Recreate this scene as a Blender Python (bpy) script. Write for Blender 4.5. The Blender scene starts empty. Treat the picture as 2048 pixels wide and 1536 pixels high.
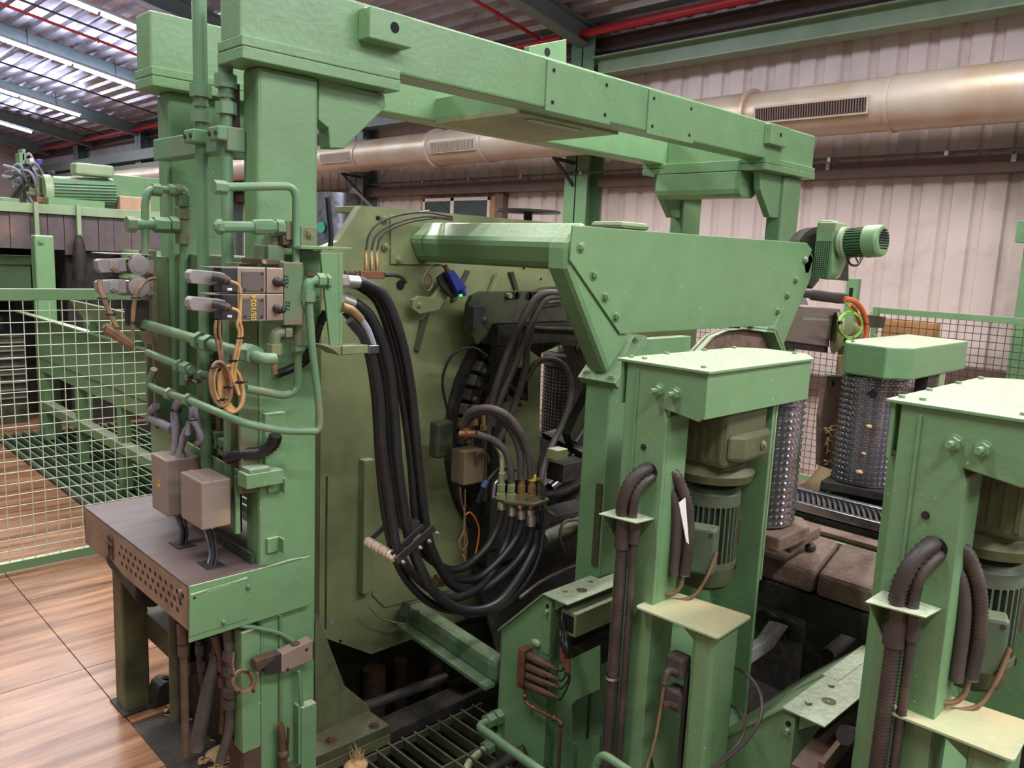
import bpy, bmesh, math, random
from math import sin, cos, pi, radians, sqrt, atan2
from mathutils import Vector as V, Matrix
random.seed(7)
scene = bpy.context.scene
COL = scene.collection

# ---------------------------------------------------------------- camera, world, light, exposure
YAW, PIT, ROL, FPX, EYE = 0.792029422, 0.156473444, 0.044235136, 1620.24, 2.6
_f = V((cos(YAW)*cos(PIT), sin(YAW)*cos(PIT), -sin(PIT)))
_r = V((sin(YAW), -cos(YAW), 0)); _u = _r.cross(_f)
RX = _r*cos(ROL) + _u*sin(ROL); UX = -_r*sin(ROL) + _u*cos(ROL)
CAM = V((0, 0, EYE))
cd = bpy.data.cameras.new('camera'); cam = bpy.data.objects.new('camera', cd); COL.objects.link(cam)
cd.sensor_width = 36; cd.lens = FPX/2048*36; cd.clip_start = 0.05; cd.clip_end = 200
cam.matrix_world = Matrix(((RX.x, UX.x, -_f.x, 0), (RX.y, UX.y, -_f.y, 0), (RX.z, UX.z, -_f.z, EYE), (0, 0, 0, 1)))
scene.camera = cam
vs = scene.view_settings
vs.view_transform = 'Standard'; vs.look = 'None'; vs.gamma = 1.0; vs.use_curve_mapping = False
vs.exposure = 0.0
world = bpy.data.worlds.new('hall_air'); scene.world = world; world.use_nodes = True
bg = world.node_tree.nodes['Background']; bg.inputs[0].default_value = (0.86, 0.88, 0.98, 1); bg.inputs[1].default_value = 0.24
LAMP_POWER = 235.0
LAMP_COLOR = (1.0, 0.975, 0.94)
ROOF_SLOPE = 0.19
def roof_z(x, z0=6.0): return z0 + (10 - x)*ROOF_SLOPE

# ---------------------------------------------------------------- locating: a pixel of the photograph on a plane of the hall
def at(px, py, x=None, y=None, z=None):
    v = _f + RX*((px-1024)/FPX) - UX*((py-768)/FPX)
    if x is not None: t = x/v.x
    elif y is not None: t = y/v.y
    else: t = (z-EYE)/v.z
    return CAM + v*t
def pts(lst, x=None, y=None, z=None):
    """list of pixels -> 3D; a plane value may be (start, end) and then changes along the list"""
    n = max(1, len(lst)-1); out = []
    def g(c, i): return None if c is None else (c[0]+(c[1]-c[0])*i/n if isinstance(c, tuple) else c)
    for i, p in enumerate(lst):
        out.append(at(p[0], p[1], g(x, i), g(y, i), g(z, i)))
    return out
def spl(P, n=6):
    P = [V(p) for p in P]; Q = [P[0]*2-P[1]] + P + [P[-1]*2-P[-2]]; out = []
    for i in range(1, len(Q)-2):
        a, b, c, d = Q[i-1:i+3]
        for k in range(n):
            t = k/n
            out.append(0.5*((2*b)+(c-a)*t+(2*a-5*b+4*c-d)*t*t+(3*b-a-3*c+d)*t**3))
    out.append(P[-1]); return out
def rnd(P, r, n=5):
    P = [V(p) for p in P]; out = [P[0]]
    for i in range(1, len(P)-1):
        a, b, c = P[i-1:i+2]; d1 = (a-b); d2 = (c-b)
        k = min(r, d1.length*.49, d2.length*.49); p = b+d1.normalized()*k; q = b+d2.normalized()*k
        for j in range(n+1):
            t = j/n; out.append(p*(1-t)**2 + b*2*t*(1-t) + q*t*t)
    out.append(P[-1]); return out

# ---------------------------------------------------------------- materials (all procedural)
def lin(c): return tuple(((v/255)/12.92 if v/255 <= .04045 else ((v/255+.055)/1.055)**2.4) for v in c)
MATS = {}
def mat(name, rgb, rough=.5, metal=0., var=.12, scale=6., rgb2=None, mix2=.5, scale2=2.5, dust=0., dustc=(206, 208, 182), bump=0., bscale=40., spec=.5, emit=None, stretch=None, specks=None):
    m = bpy.data.materials.new(name); m.use_nodes = True; nt = m.node_tree; N = nt.nodes; L = nt.links
    b = N['Principled BSDF']; b.inputs['Roughness'].default_value = rough; b.inputs['Metallic'].default_value = metal
    b.inputs['Specular IOR Level'].default_value = spec
    tc = N.new('ShaderNodeTexCoord'); src = tc.outputs['Object']
    if stretch:
        mp = N.new('ShaderNodeMapping'); mp.inputs['Scale'].default_value = stretch; L.new(src, mp.inputs[0]); src = mp.outputs[0]
    no = N.new('ShaderNodeTexNoise'); no.inputs['Scale'].default_value = scale; no.inputs['Detail'].default_value = 6; L.new(src, no.inputs['Vector'])
    c = lin(rgb); lo = [v*(1-var) for v in c]; hi = [min(1, v*(1+var)) for v in c]
    cr = N.new('ShaderNodeValToRGB'); cr.color_ramp.elements[0].position = .3; cr.color_ramp.elements[1].position = .7
    cr.color_ramp.elements[0].color = (*lo, 1); cr.color_ramp.elements[1].color = (*hi, 1); L.new(no.outputs['Fac'], cr.inputs[0])
    out = cr.outputs[0]
    def mixin(a, fac, col):
        mx = N.new('ShaderNodeMix'); mx.data_type = 'RGBA'; L.new(fac, mx.inputs[0]); L.new(a, mx.inputs[6]); mx.inputs[7].default_value = (*lin(col), 1); return mx.outputs[2]
    if rgb2:
        n2 = N.new('ShaderNodeTexNoise'); n2.inputs['Scale'].default_value = scale2; n2.inputs['Detail'].default_value = 8; n2.inputs['Roughness'].default_value = .65; L.new(src, n2.inputs['Vector'])
        r2 = N.new('ShaderNodeValToRGB'); r2.color_ramp.elements[0].position = .62-mix2*.35; r2.color_ramp.elements[1].position = .78-mix2*.2
        r2.color_ramp.elements[0].color = (0, 0, 0, 1); r2.color_ramp.elements[1].color = (1, 1, 1, 1); L.new(n2.outputs['Fac'], r2.inputs[0])
        out = mixin(out, r2.outputs[0], rgb2)
    if specks:    # crumbs of pale sawdust stuck to the paint
        n4 = N.new('ShaderNodeTexNoise'); n4.inputs['Scale'].default_value = 70; n4.inputs['Detail'].default_value = 2; L.new(tc.outputs['Object'], n4.inputs['Vector'])
        r4 = N.new('ShaderNodeMapRange'); r4.inputs[1].default_value = .755; r4.inputs[2].default_value = .78; L.new(n4.outputs['Fac'], r4.inputs[0])
        out = mixin(out, r4.outputs[0], specks)
    if dust > 0:   # sawdust lying on faces that look up
        ge = N.new('ShaderNodeNewGeometry'); sx = N.new('ShaderNodeSeparateXYZ'); L.new(ge.outputs['Normal'], sx.inputs[0])
        mr = N.new('ShaderNodeMapRange'); mr.inputs[1].default_value = .55; mr.inputs[2].default_value = .98; mr.inputs[4].default_value = dust; L.new(sx.outputs['Z'], mr.inputs[0])
        n3 = N.new('ShaderNodeTexNoise'); n3.inputs['Scale'].default_value = 45; n3.inputs['Detail'].default_value = 7; L.new(tc.outputs['Object'], n3.inputs['Vector'])
        r3 = N.new('ShaderNodeMapRange'); r3.inputs[1].default_value = .3; r3.inputs[2].default_value = .62; r3.inputs[3].default_value = .45; L.new(n3.outputs['Fac'], r3.inputs[0])
        mu = N.new('ShaderNodeMath'); mu.operation = 'MULTIPLY'; L.new(mr.outputs[0], mu.inputs[0]); L.new(r3.outputs[0], mu.inputs[1])
        out = mixin(out, mu.outputs[0], dustc)
    L.new(out, b.inputs['Base Color'])
    if bump:
        nb = N.new('ShaderNodeTexNoise'); nb.inputs['Scale'].default_value = bscale; nb.inputs['Detail'].default_value = 4; L.new(src, nb.inputs['Vector'])
        bp = N.new('ShaderNodeBump'); bp.inputs['Strength'].default_value = bump; bp.inputs['Distance'].default_value = .01; L.new(nb.outputs['Fac'], bp.inputs['Height']); L.new(bp.outputs[0], b.inputs['Normal'])
    if emit:
        b.inputs['Emission Color'].default_value = (*lin(emit[0]), 1); b.inputs['Emission Strength'].default_value = emit[1]
    MATS[name] = m; return m
GREEN = mat('green_paint', (109, 146, 102), .40, specks=(205, 222, 180), var=.07, rgb2=(112, 144, 100), mix2=.35, scale2=1.7, dust=.85, bump=.2, bscale=38)
GREENP = mat('pipe_green', (98, 136, 100), .42, var=.10, rgb2=(128, 118, 92), mix2=.30, scale2=5, dust=.55, dustc=(170, 178, 146))
GREENR = mat('green_with_rust', (94, 126, 90), .5, var=.12, rgb2=(122, 98, 76), mix2=.62, scale2=7, dust=.5, dustc=(165, 150, 120))
OLIVE = mat('old_olive_paint', (124, 132, 90), .5, var=.10, rgb2=(98, 106, 70), mix2=.36, scale2=2.2, dust=.7, bump=.06)
DKOLIVE = mat('grimy_olive', (74, 78, 54), .6, var=.2, rgb2=(40, 38, 30), mix2=.6, scale2=6, dust=.3, dustc=(140, 130, 100))
GRIME_SHADE = mat('black_grime_shade', (34, 31, 27), .7, var=.35, scale=18, rgb2=(60, 50, 40), mix2=.4, scale2=9, bump=.5, bscale=30)  # black grime; also stands for shade on pit walls and dark backing sheets
DARKSTEEL = mat('dark_steel', (52, 50, 47), .55, metal=.3, var=.2, rgb2=(82, 70, 58), mix2=.4, scale2=8)
BLACKR = mat('black_rubber', (28, 28, 30), .42, var=.12, scale=20, rgb2=(46, 44, 42), mix2=.35, scale2=4)
DUSTYR = mat('dusty_rubber', (70, 62, 58), .55, var=.15, scale=15, rgb2=(98, 88, 80), mix2=.4, scale2=6)
CORR = mat('corrugated_conduit', (64, 56, 52), .5, var=.15, rgb2=(92, 80, 68), mix2=.4, scale2=7)
MOTORG = mat('grimy_motor_green', (86, 106, 84), .5, var=.15, rgb2=(84, 82, 62), mix2=.45, scale2=6, dust=.4, dustc=(150, 150, 120))
OLIVED = mat('grimy_shaded_olive', (94, 98, 66), .55, var=.14, rgb2=(66, 62, 46), mix2=.5, scale2=4, dust=.3, dustc=(120, 110, 90))  # darker olive: grime on gearboxes, shade put into the table leg colour
RUST = mat('rusty_steel', (96, 72, 57), .65, var=.2, scale=14, rgb2=(72, 58, 48), mix2=.5, scale2=10, metal=.2)
COPPER = mat('tarnished_copper', (142, 98, 70), .5, metal=.55, var=.22, scale=20, rgb2=(92, 66, 52), mix2=.45, scale2=12)
BRASS = mat('brass', (150, 126, 84), .42, metal=.5, var=.15, rgb2=(104, 90, 64), mix2=.45, scale2=15)
ZINC = mat('zinc', (190, 188, 182), .32, metal=.85, var=.12, scale=15)
STEEL = mat('bright_steel', (165, 166, 176), .28, metal=.95, var=.2, scale=10, rgb2=(110, 104, 98), mix2=.35, scale2=6)
GREYBOX = mat('grey_enclosure', (138, 122, 112), .5, var=.06, rgb2=(160, 138, 98), mix2=.28, scale2=3, dust=.5, dustc=(140, 118, 112))
GREYPL = mat('grey_plastic', (140, 134, 132), .5, var=.08, dust=.6, dustc=(178, 168, 160))
DKPL = mat('dark_plastic', (48, 46, 48), .5, var=.15, dust=.4, dustc=(110, 100, 94))
VALVEM = mat('valve_body_metal', (165, 145, 128), .4, metal=.35, var=.08, rgb2=(140, 120, 104), mix2=.3)
VALVEP = mat('valve_cover_plate', (98, 88, 82), .5, var=.06)
TABLE = mat('table_top_dusty', (98, 82, 79), .55, var=.12, scale=4, stretch=(1, 5, 1), rgb2=(78, 63, 60), mix2=.4, scale2=2)
APRON = mat('table_apron', (140, 114, 92), .5, var=.1, rgb2=(104, 84, 70), mix2=.45, scale2=5)
HOLE = mat('hole_black', (12, 11, 10), .9, var=.1)
WHITEPL = mat('cream_nylon', (220, 200, 175), .4, var=.08, rgb2=(176, 152, 122), mix2=.3, scale2=10)
YELCAB = mat('ochre_cable', (198, 156, 100), .5, var=.1, rgb2=(140, 108, 72), mix2=.45, scale2=10)
BRNCAB = mat('brown_cable', (132, 102, 74), .55, var=.15, rgb2=(92, 66, 48), mix2=.5, scale2=10)
GRYCAB = mat('grey_cable', (142, 142, 152), .5, var=.08, rgb2=(112, 104, 98), mix2=.35, scale2=8)
ORANGE = mat('orange_cable', (214, 112, 56), .45, var=.06)
LIME = mat('lime_wire', (138, 196, 70), .45, var=.06)
BLUE = mat('blue_sensor', (52, 62, 158), .45, var=.08)
YELLOW = mat('yellow_sign', (235, 185, 40), .45, var=.03)
YELTAPE = mat('yellow_tape', (226, 196, 40), .5, var=.06)
WHITE = mat('white_paper', (232, 230, 226), .6, var=.03)
WALL = mat('wall_sheet', (214, 196, 188), .45, var=.05, scale=1.5, rgb2=(186, 168, 158), mix2=.3, scale2=1.0)
ROOF = mat('roof_deck', (186, 178, 182), .30, metal=.55, var=.08, rgb2=(140, 126, 124), mix2=.4, scale2=1.2)
BROWNST = mat('brown_girt', (104, 82, 72), .55, var=.12)
DUCT = mat('dusty_duct', (192, 178, 162), .42, metal=.3, var=.05, scale=2, rgb2=(182, 154, 124), mix2=.45, scale2=1.3)
RED = mat('red_pipe', (186, 44, 48), .4, var=.08)
RAFTER = mat('rafter_green', (110, 122, 116), .5, var=.08, dust=.4, dustc=(150, 145, 120))
PALEGR = mat('pale_green_paint', (140, 158, 122), .45, var=.07, rgb2=(120, 140, 104), mix2=.4, scale2=1.2, dust=.5)
FLOORM = mat('floor_plywood', (186, 140, 108), .27, var=.22, scale=3.5, stretch=(.5, 5, 1), spec=.7, rgb2=(118, 76, 52), mix2=.72, scale2=1.5, bump=.05)
FLOORD = mat('floor_concrete_dark', (58, 52, 48), .7, var=.25, scale=8, rgb2=(92, 80, 68), mix2=.4, scale2=6, bump=.4)
WOODY = mat('wood_timber', (196, 146, 96), .6, var=.15, scale=5, stretch=(4, .6, 4))
PLANK = mat('dark_plank', (88, 76, 76), .6, var=.2, scale=5, rgb2=(122, 96, 82), mix2=.35, scale2=3)
CHIPS = mat('wood_chips', (214, 176, 122), .7, var=.2, scale=60, rgb2=(150, 110, 70), mix2=.4, scale2=30, bump=.8)
DUSTBR = mat('dusty_brown_apron', (120, 98, 84), .8, var=.2, scale=12, rgb2=(84, 66, 54), mix2=.45, scale2=8, bump=.6, bscale=45)
CONVORANGE = mat('orange_wood', (190, 110, 62), .6, var=.15)
GLASS = mat('window_glass', (60, 70, 66), .06, var=.2, scale=2, spec=.9)
OLDWOOD = mat('window_wood', (176, 126, 78), .5, var=.1)
FRAMEW = mat('window_frame_white', (214, 196, 184), .5, var=.05)
TUBE = mat('lamp_tube', (240, 245, 255), .5, var=0., emit=((205, 216, 255), 42.0))
LAMPH = mat('lamp_housing', (200, 200, 205), .5, var=.03)
LED = mat('green_led', (60, 255, 90), .4, var=0., emit=((60, 255, 90), 3.0))
AMBER = mat('lamp_reflection_amber', (250, 220, 120), .4, var=0., emit=((255, 220, 110), 2.0))
STUDM = mat('stud_steel', (186, 184, 190), .24, metal=.95, var=.12, scale=8, rgb2=(134, 118, 104), mix2=.35, scale2=4)

# ---------------------------------------------------------------- mesh building
class MB:
    def __init__(s): s.v = []; s.f = []; s.sm = []
    def add(s, vs_, fs, smooth=False):
        o = len(s.v); s.v += [V(p) for p in vs_]
        for f in fs: s.f.append([i+o for i in f]); s.sm.append(smooth)
        return s
    def box(s, x0, x1, y0, y1, z0, z1):
        x0, x1 = sorted((x0, x1)); y0, y1 = sorted((y0, y1)); z0, z1 = sorted((z0, z1))
        return s.add([(x0,y0,z0),(x1,y0,z0),(x1,y1,z0),(x0,y1,z0),(x0,y0,z1),(x1,y0,z1),(x1,y1,z1),(x0,y1,z1)],
                     [(3,2,1,0),(4,5,6,7),(0,1,5,4),(1,2,6,5),(2,3,7,6),(3,0,4,7)])
    def obox(s, c, ax, ay, az):
        c, ax, ay, az = V(c), V(ax), V(ay), V(az)
        if ax.cross(ay).dot(az) < 0: ax = -ax
        return s.add([c-ax-ay-az, c+ax-ay-az, c+ax+ay-az, c-ax+ay-az, c-ax-ay+az, c+ax-ay+az, c+ax+ay+az, c-ax+ay+az],
                     [(3,2,1,0),(4,5,6,7),(0,1,5,4),(1,2,6,5),(2,3,7,6),(3,0,4,7)])
    def bar(s, a, b, w, h, up=(0,0,1)):
        a, b = V(a), V(b); d = b-a; n = d.normalized(); u = V(up); u = (u-n*u.dot(n)).normalized(); w_ = n.cross(u)
        return s.obox((a+b)/2, d/2, w_*w/2, u*h/2)
    def prism(s, poly, vec):
        P = [V(p) for p in poly]; vec = V(vec); n = len(P)
        nr = V((0,0,0))
        for i in range(n):
            a, b = P[i], P[(i+1) % n]; nr += a.cross(b)
        if nr.dot(vec) > 0: P = P[::-1]
        Q = [p+vec for p in P]
        return s.add(P+Q, [tuple(range(n)), tuple(range(2*n-1, n-1, -1))] + [(i+n, (i+1) % n+n, (i+1) % n, i) for i in range(n)][:n])
    def tube(s, path, r, n=8, cap=True, flat=False):
        P = [V(p) for p in path]; Q = [P[0]]
        R = list(r) if isinstance(r, (list, tuple)) else [r]*len(P); RR = [R[0]]
        for p, rr in zip(P[1:], R[1:]):
            if (p-Q[-1]).length > 1e-6 or abs(rr-RR[-1]) > 1e-6: Q.append(p); RR.append(rr)
        P, R = Q, RR; m = len(P)
        def tan(i):
            a = P[max(0, i-1)]; b = P[min(m-1, i+1)]; d = b-a
            return d.normalized() if d.length > 1e-9 else V((0,0,1))
        t = tan(0); u = t.orthogonal().normalized(); 
        zz = V((0,0,1))-t*t.z
        if zz.length > .1: u = zz.normalized()
        rings = []
        for i in range(m):
            t2 = tan(i); u = (u-t2*u.dot(t2)); u = u.normalized() if u.length > 1e-6 else t2.orthogonal().normalized(); w = t2.cross(u)
            rings.append([P[i]+(u*cos(2*pi*k/n)+w*sin(2*pi*k/n))*R[i] for k in range(n)])
        vv = [p for rg in rings for p in rg]
        s.add(vv, [(i*n+k, i*n+(k+1) % n, (i+1)*n+(k+1) % n, (i+1)*n+k) for i in range(m-1) for k in range(n)], not flat)
        if cap:
            s.add(rings[0], [tuple(range(n-1, -1, -1))]); s.add(rings[-1], [tuple(range(n))])
        return s
    def cyl(s, a, b, r, n=16, flat=False): return s.tube([a, b], r, n, True, flat)
    def lathe(s, o, axis, prof, n=24, flat=False):
        """prof: (t along axis, radius); sharp steps come from repeated t"""
        o = V(o); axis = V(axis).normalized()
        for (t0, r0), (t1, r1) in zip(prof[:-1], prof[1:]):
            u = axis.orthogonal().normalized(); w = axis.cross(u)
            A = [o+axis*t0+(u*cos(2*pi*k/n)+w*sin(2*pi*k/n))*r0 for k in range(n)]
            B = [o+axis*t1+(u*cos(2*pi*k/n)+w*sin(2*pi*k/n))*r1 for k in range(n)]
            s.add(A+B, [(k, (k+1) % n, n+(k+1) % n, n+k) for k in range(n)], not flat and abs(t1-t0) > 1e-6)
        return s
    def hexn(s, p, axis, r, h):
        p = V(p); a = V(axis).normalized(); return s.cyl(p, p+a*h, r, 6, True)
    def bolt(s, p, axis, r=.012, h=.01, washer=True):
        p = V(p); a = V(axis).normalized()
        if washer: s.cyl(p, p+a*.003, r*1.45, 12)
        s.cyl(p, p+a*h, r, 6, True); s.cyl(p, p+a*(h+.006), r*.55, 8); return s
    def ball(s, c, r, n=10, sc=(1,1,1)):
        c = V(c); m = n//2; vv = []; ff = []
        for i in range(m+1):
            th = pi*i/m
            for k in range(n): vv.append(c+V((sin(th)*cos(2*pi*k/n)*r*sc[0], sin(th)*sin(2*pi*k/n)*r*sc[1], cos(th)*r*sc[2])))
        for i in range(m):
            for k in range(n): ff.append((i*n+k, (i+1)*n+k, (i+1)*n+(k+1) % n, i*n+(k+1) % n))
        return s.add(vv, ff, True)
    def quad(s, a, b, c, d): return s.add([a, b, c, d], [(0,1,2,3)])
    def recess_fix(s): return s
ORG = {}
def mesh(name, mb, m, org=(0,0,0)):
    me = bpy.data.meshes.new(name); o = V(org)
    me.from_pydata([tuple(p-o) for p in mb.v], [], mb.f); me.polygons.foreach_set('use_smooth', mb.sm); me.materials.append(m); me.update()
    return me
def bev(ob, w, seg=2):
    if w:
        b = ob.modifiers.new('bevel', 'BEVEL'); b.width = w; b.segments = seg; b.limit_method = 'ANGLE'; b.angle_limit = radians(40); b.harden_normals = False
def part(name, mb, m, parent, bevel=0, label=None, stuff=False):
    org = ORG[parent.name]
    ob = bpy.data.objects.new(name, mesh(name, mb, m, org)); COL.objects.link(ob); ob.parent = parent
    ORG[ob.name] = org; bev(ob, bevel)
    if label: ob['label'] = label
    if stuff: ob['kind'] = 'stuff'
    return ob
def thing(name, label, cat, loc, group=None):
    o = bpy.data.objects.new(name, None); COL.objects.link(o); o.location = loc; o.empty_display_size = .05
    ORG[o.name] = V(loc); o['label'] = label; o['category'] = cat
    if group: o['group'] = group
    return o
def one(name, mb, m, label, cat, group=None, bevel=0, kind=None):
    lo = V((min(p.x for p in mb.v), min(p.y for p in mb.v), min(p.z for p in mb.v))); hi = V((max(p.x for p in mb.v), max(p.y for p in mb.v), max(p.z for p in mb.v)))
    org = V(((lo.x+hi.x)/2, (lo.y+hi.y)/2, lo.z))
    ob = bpy.data.objects.new(name, mesh(name, mb, m, org)); COL.objects.link(ob); ob.location = org; ORG[ob.name] = org; bev(ob, bevel)
    ob['label'] = label; ob['category'] = cat
    if group: ob['group'] = group
    if kind: ob['kind'] = kind
    return ob
def struct(name, mb, m, bevel=0):
    ob = bpy.data.objects.new(name, mesh(name, mb, m)); COL.objects.link(ob); ob['kind'] = 'structure'; ORG[ob.name] = V((0,0,0)); bev(ob, bevel)
    return ob
def dup(root, off, label=None, skip=()):
    r = root.copy(); COL.objects.link(r); r.location = root.location+V(off); ORG[r.name] = V(r.location)
    if label: r['label'] = label
    def rec(src, dst):
        for ch in list(src.children):
            if ch.name.split('.')[0] in skip: continue
            c = ch.copy(); COL.objects.link(c); c.parent = dst; rec(ch, c)
    rec(root, r); return r
def circ(c, r, a, b, n=24, ph=0):
    c, a, b = V(c), V(a), V(b); return [c+(a*cos(ph+2*pi*k/n)+b*sin(ph+2*pi*k/n))*r for k in range(n)]
X, Y, Z = V((1,0,0)), V((0,1,0)), V((0,0,1))
def bxY(mb, px0, py0, px1, py1, y, dy):
    """box whose camera-side Y face spans the two pixels at plane y"""
    a, b = at(px0, py0, y=y), at(px1, py1, y=y); return mb.box(a.x, b.x, y, y+dy, a.z, b.z)
def bxX(mb, px0, py0, px1, py1, x, dx):
    a, b = at(px0, py0, x=x), at(px1, py1, x=x); return mb.box(x, x+dx, a.y, b.y, a.z, b.z)
def ringplate(mb, outer, c, r, vec, n=48):
    """a plate (outline in a Y plane) with a round hole of radius r at c, thickness vec"""
    c = V(c); vec = V(vec); hole = []; out = []
    angs = [2*pi*k/n for k in range(n)]
    P = [V(p) for p in outer]
    def hit(a):
        d = V((cos(a), 0, sin(a))); best = None
        for i in range(len(P)):
            p, q = P[i]-c, P[(i+1) % len(P)]-c; e = q-p
            den = d.x*e.z-d.z*e.x
            if abs(den) < 1e-9: continue
            t = (p.x*e.z-p.z*e.x)/den; u_ = (p.x*d.z-p.z*d.x)/den
            if t > 0 and -1e-6 <= u_ <= 1+1e-6 and (best is None or t < best): best = t
        return c+d*(best or r*1.2)
    angs = sorted(set([round(a, 6) for a in angs]+[round(atan2((p-c).z, (p-c).x) % (2*pi), 6) for p in P]))
    hole = [c+V((cos(a), 0, sin(a)))*r for a in angs]; out = [hit(a) for a in angs]; k = len(angs)
    A = hole+out; B = [p+vec for p in A]; vv = A+B; ff = []
    for i in range(k):
        j = (i+1) % k
        ff += [(i, j, k+j, k+i), (2*k+i, 3*k+i, 3*k+j, 2*k+j), (i, 2*k+i, 2*k+j, j), (k+i, k+j, 3*k+j, 3*k+i)]
    return mb.add(vv, ff)
# ================================================================ THE HALL
# lamps first: rows of tubes hanging under the sloping roof (the ones in view and their fellows over and behind the camera)
def lamp(cx, cy, label, group=None, power=LAMP_POWER):
    L = 3.1; d = V((1, 0, -ROOF_SLOPE)).normalized(); c = V((cx, cy, 5.6+(10-cx)*ROOF_SLOPE)); up = V((ROOF_SLOPE, 0, 1)).normalized()
    t = thing('fluorescent_lamp', label, 'lamp', c, group)
    part('housing', MB().obox(c+up*.06, d*L/2, Y*.04, up*.03), LAMPH, t)
    for s in (-1, 1):
        part('lamp_tube', MB().cyl(c+d*(s*L/4-.74), c+d*(s*L/4+.74), .045, 10), TUBE, t)
        part('hanger', MB().cyl(c+d*s*.9+up*.09, c+d*s*.9+V((0, 0, .42)), .008, 6), DARKSTEEL, t)
    ld = bpy.data.lights.new('tube_light', 'AREA'); ld.shape = 'RECTANGLE'; ld.size = L; ld.size_y = .14; ld.energy = power; ld.color = LAMP_COLOR
    lo = bpy.data.objects.new('tube_light', ld); COL.objects.link(lo); lo.parent = t
    rot = Matrix((d, up.cross(d), up)).transposed(); lo.matrix_local = rot.to_4x4(); lo.location = up*-.06
    return t
SIDE = 'ceiling tube lamps outside the view'
vis = [((6.02, 20.35), 'long glowing tube lamp in the second row, running towards the near tall green post top'), ((5.2, 16.0), 'topmost glowing tube lamp at the upper left edge of the picture'),
       ((6.3, 25.9), 'glowing tube lamp at the left edge, third row down from the top'), ((6.45, 31.4), 'short looking farthest glowing tube lamp low at the left edge')]
for (cx, cy), lb in vis: lamp(cx, cy, lb)
lamp(2.1, 15.9, 'glowing tube lamp cut off by the top left corner of the picture')
for cy, row in ((8.4, (5.9, 2.7, -.5)), (3.0, (5.9, -.5)), (-2.2, (5.9, 2.7, -.5)), (-7.4, (5.9, 2.7, -.5))):
    for cx in row:
        lamp(cx, cy, 'tube lamp under the roof outside the picture', SIDE)

# floor: plywood sheets on the left, plain slab elsewhere, dark pit under the machine
fl = struct('floor', MB().box(-3, 10.1, 9.0, 40, -.12, -.004).box(6.3, 10.1, -9.5, 9.0, -.12, -.004).box(-3, 2.0, -9.5, 9.0, -.12, -.025).box(2.0, 6.3, 5.3, 9.0, -.12, -.004), FLOORM)
k = 0
xs = [-3.0, 1.43]; ys = [-1.2, .05, 1.3, 2.55, 3.8, 5.05, 6.3, 7.55, 8.98]
for i in range(1):
    for j in range(8):
        a, b, c, d = xs[i]+.003, xs[i+1]-.003, ys[j]+.003, ys[j+1]-.003
        part('plywood_sheet', MB().box(a, b, c, d, -.024, random.uniform(-.002, .001)), FLOORM, fl)
for (a, b, c, d) in ((1.433, 2.0, 4.29, 5.05), (1.433, 2.0, 5.056, 6.3), (1.433, 2.0, 6.306, 8.98)):
    part('plywood_sheet', MB().box(a, b, c, d, -.024, 0), FLOORM, fl)
part('pit_floor', MB().box(2.0, 6.3, -9.5, 5.3, -1.1, -1.0), GRIME_SHADE, fl)  # pit floor and walls coloured black to carry the pit's shade
part('pit_wall', MB().box(1.98, 2.0, -9.5, 5.3, -1.0, -.03).box(6.3, 6.32, -9.5, 5.3, -1.0, -.03).box(2.0, 6.3, 5.28, 5.3, -1, -.03), GRIME_SHADE, fl)
part('hatch_plate', MB().box(1.435, 1.99, 1.5, 4.285, -.022, -.012), FLOORD, fl, label='dark oily plate let into the floor')

# corrugated wall (rises to the sloping roof), girts, columns
def corrugated_wall():
    mb = MB(); y = -9.5; P = []; pitch = .33
    while y < 40:
        P += [(10.0, y), (10.0, y+.20), (10.04, y+.225), (10.04, y+.305)]; y += pitch
    n = len(P); zs = [0, 2.0, 4.0, 6.1]
    # opening of the window 10.80..12.72, z 2.75..3.62
    vv = [(p[0], p[1], z) for z in zs for p in P]
    ff = [(r*n+i, r*n+i+1, (r+1)*n+i+1, (r+1)*n+i) for r in range(3) for i in range(n-1)]
    return mb.add(vv, ff)
wl = struct('wall_right', corrugated_wall(), WALL)
part('girt', MB().box(9.80, 9.99, -5, 8.25, 3.70, 3.88), BROWNST, wl, .005); part('girt', MB().box(9.80, 9.99, 8.85, 40, 3.68, 3.86), BROWNST, wl, .005)
part('girt', MB().box(9.85, 9.99, -5, 40, 1.1, 1.28), BROWNST, wl, .005)
def hcol(y, w=.46, x0=9.62, x1=9.99, z1=6.0):
    m = MB().box(x0, x0+.025, y-w/2, y+w/2, 0, z1).box(x1-.025, x1, y-w/2, y+w/2, 0, z1).box(x0, x1, y-.015, y+.015, 0, z1)
    return m
for y in (2.15, 8.55, 14.6, 20.6, 26.6, 32.6): part('column', hcol(y), GREEN if y < 10 else RAFTER, wl, .004)
eb = MB().box(9.70, 9.72, -5, 8.3, 5.31, 5.56).box(9.56, 9.86, -5, 8.3, 5.545, 5.57).box(9.56, 9.86, -5, 8.3, 5.30, 5.325)
part('eave_beam', eb, PALEGR, wl, .003)
part('eave_beam', MB().box(9.5, 9.8, 8.8, 40, 5.0, 5.3), RAFTER, wl, .003)
part('eave_channel', MB().box(9.90, 9.98, -5, 40, 5.70, 5.90).box(9.80, 9.98, -5, 40, 5.88, 5.90).box(9.80, 9.98, -5, 40, 5.69, 5.71), BROWNST, wl)
for y0 in (9.3, 15.2, 21.2, 27.2):   # dark framed louvre bays high on the far part of the wall
    part('louvre_bay', MB().box(9.55, 9.6, y0+5.0, y0+11, 4.0, 4.9) if y0 > 12 else MB().box(9.72, 9.76, y0+6, y0+10.5, 5.35, 5.62), RAFTER, wl)
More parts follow.
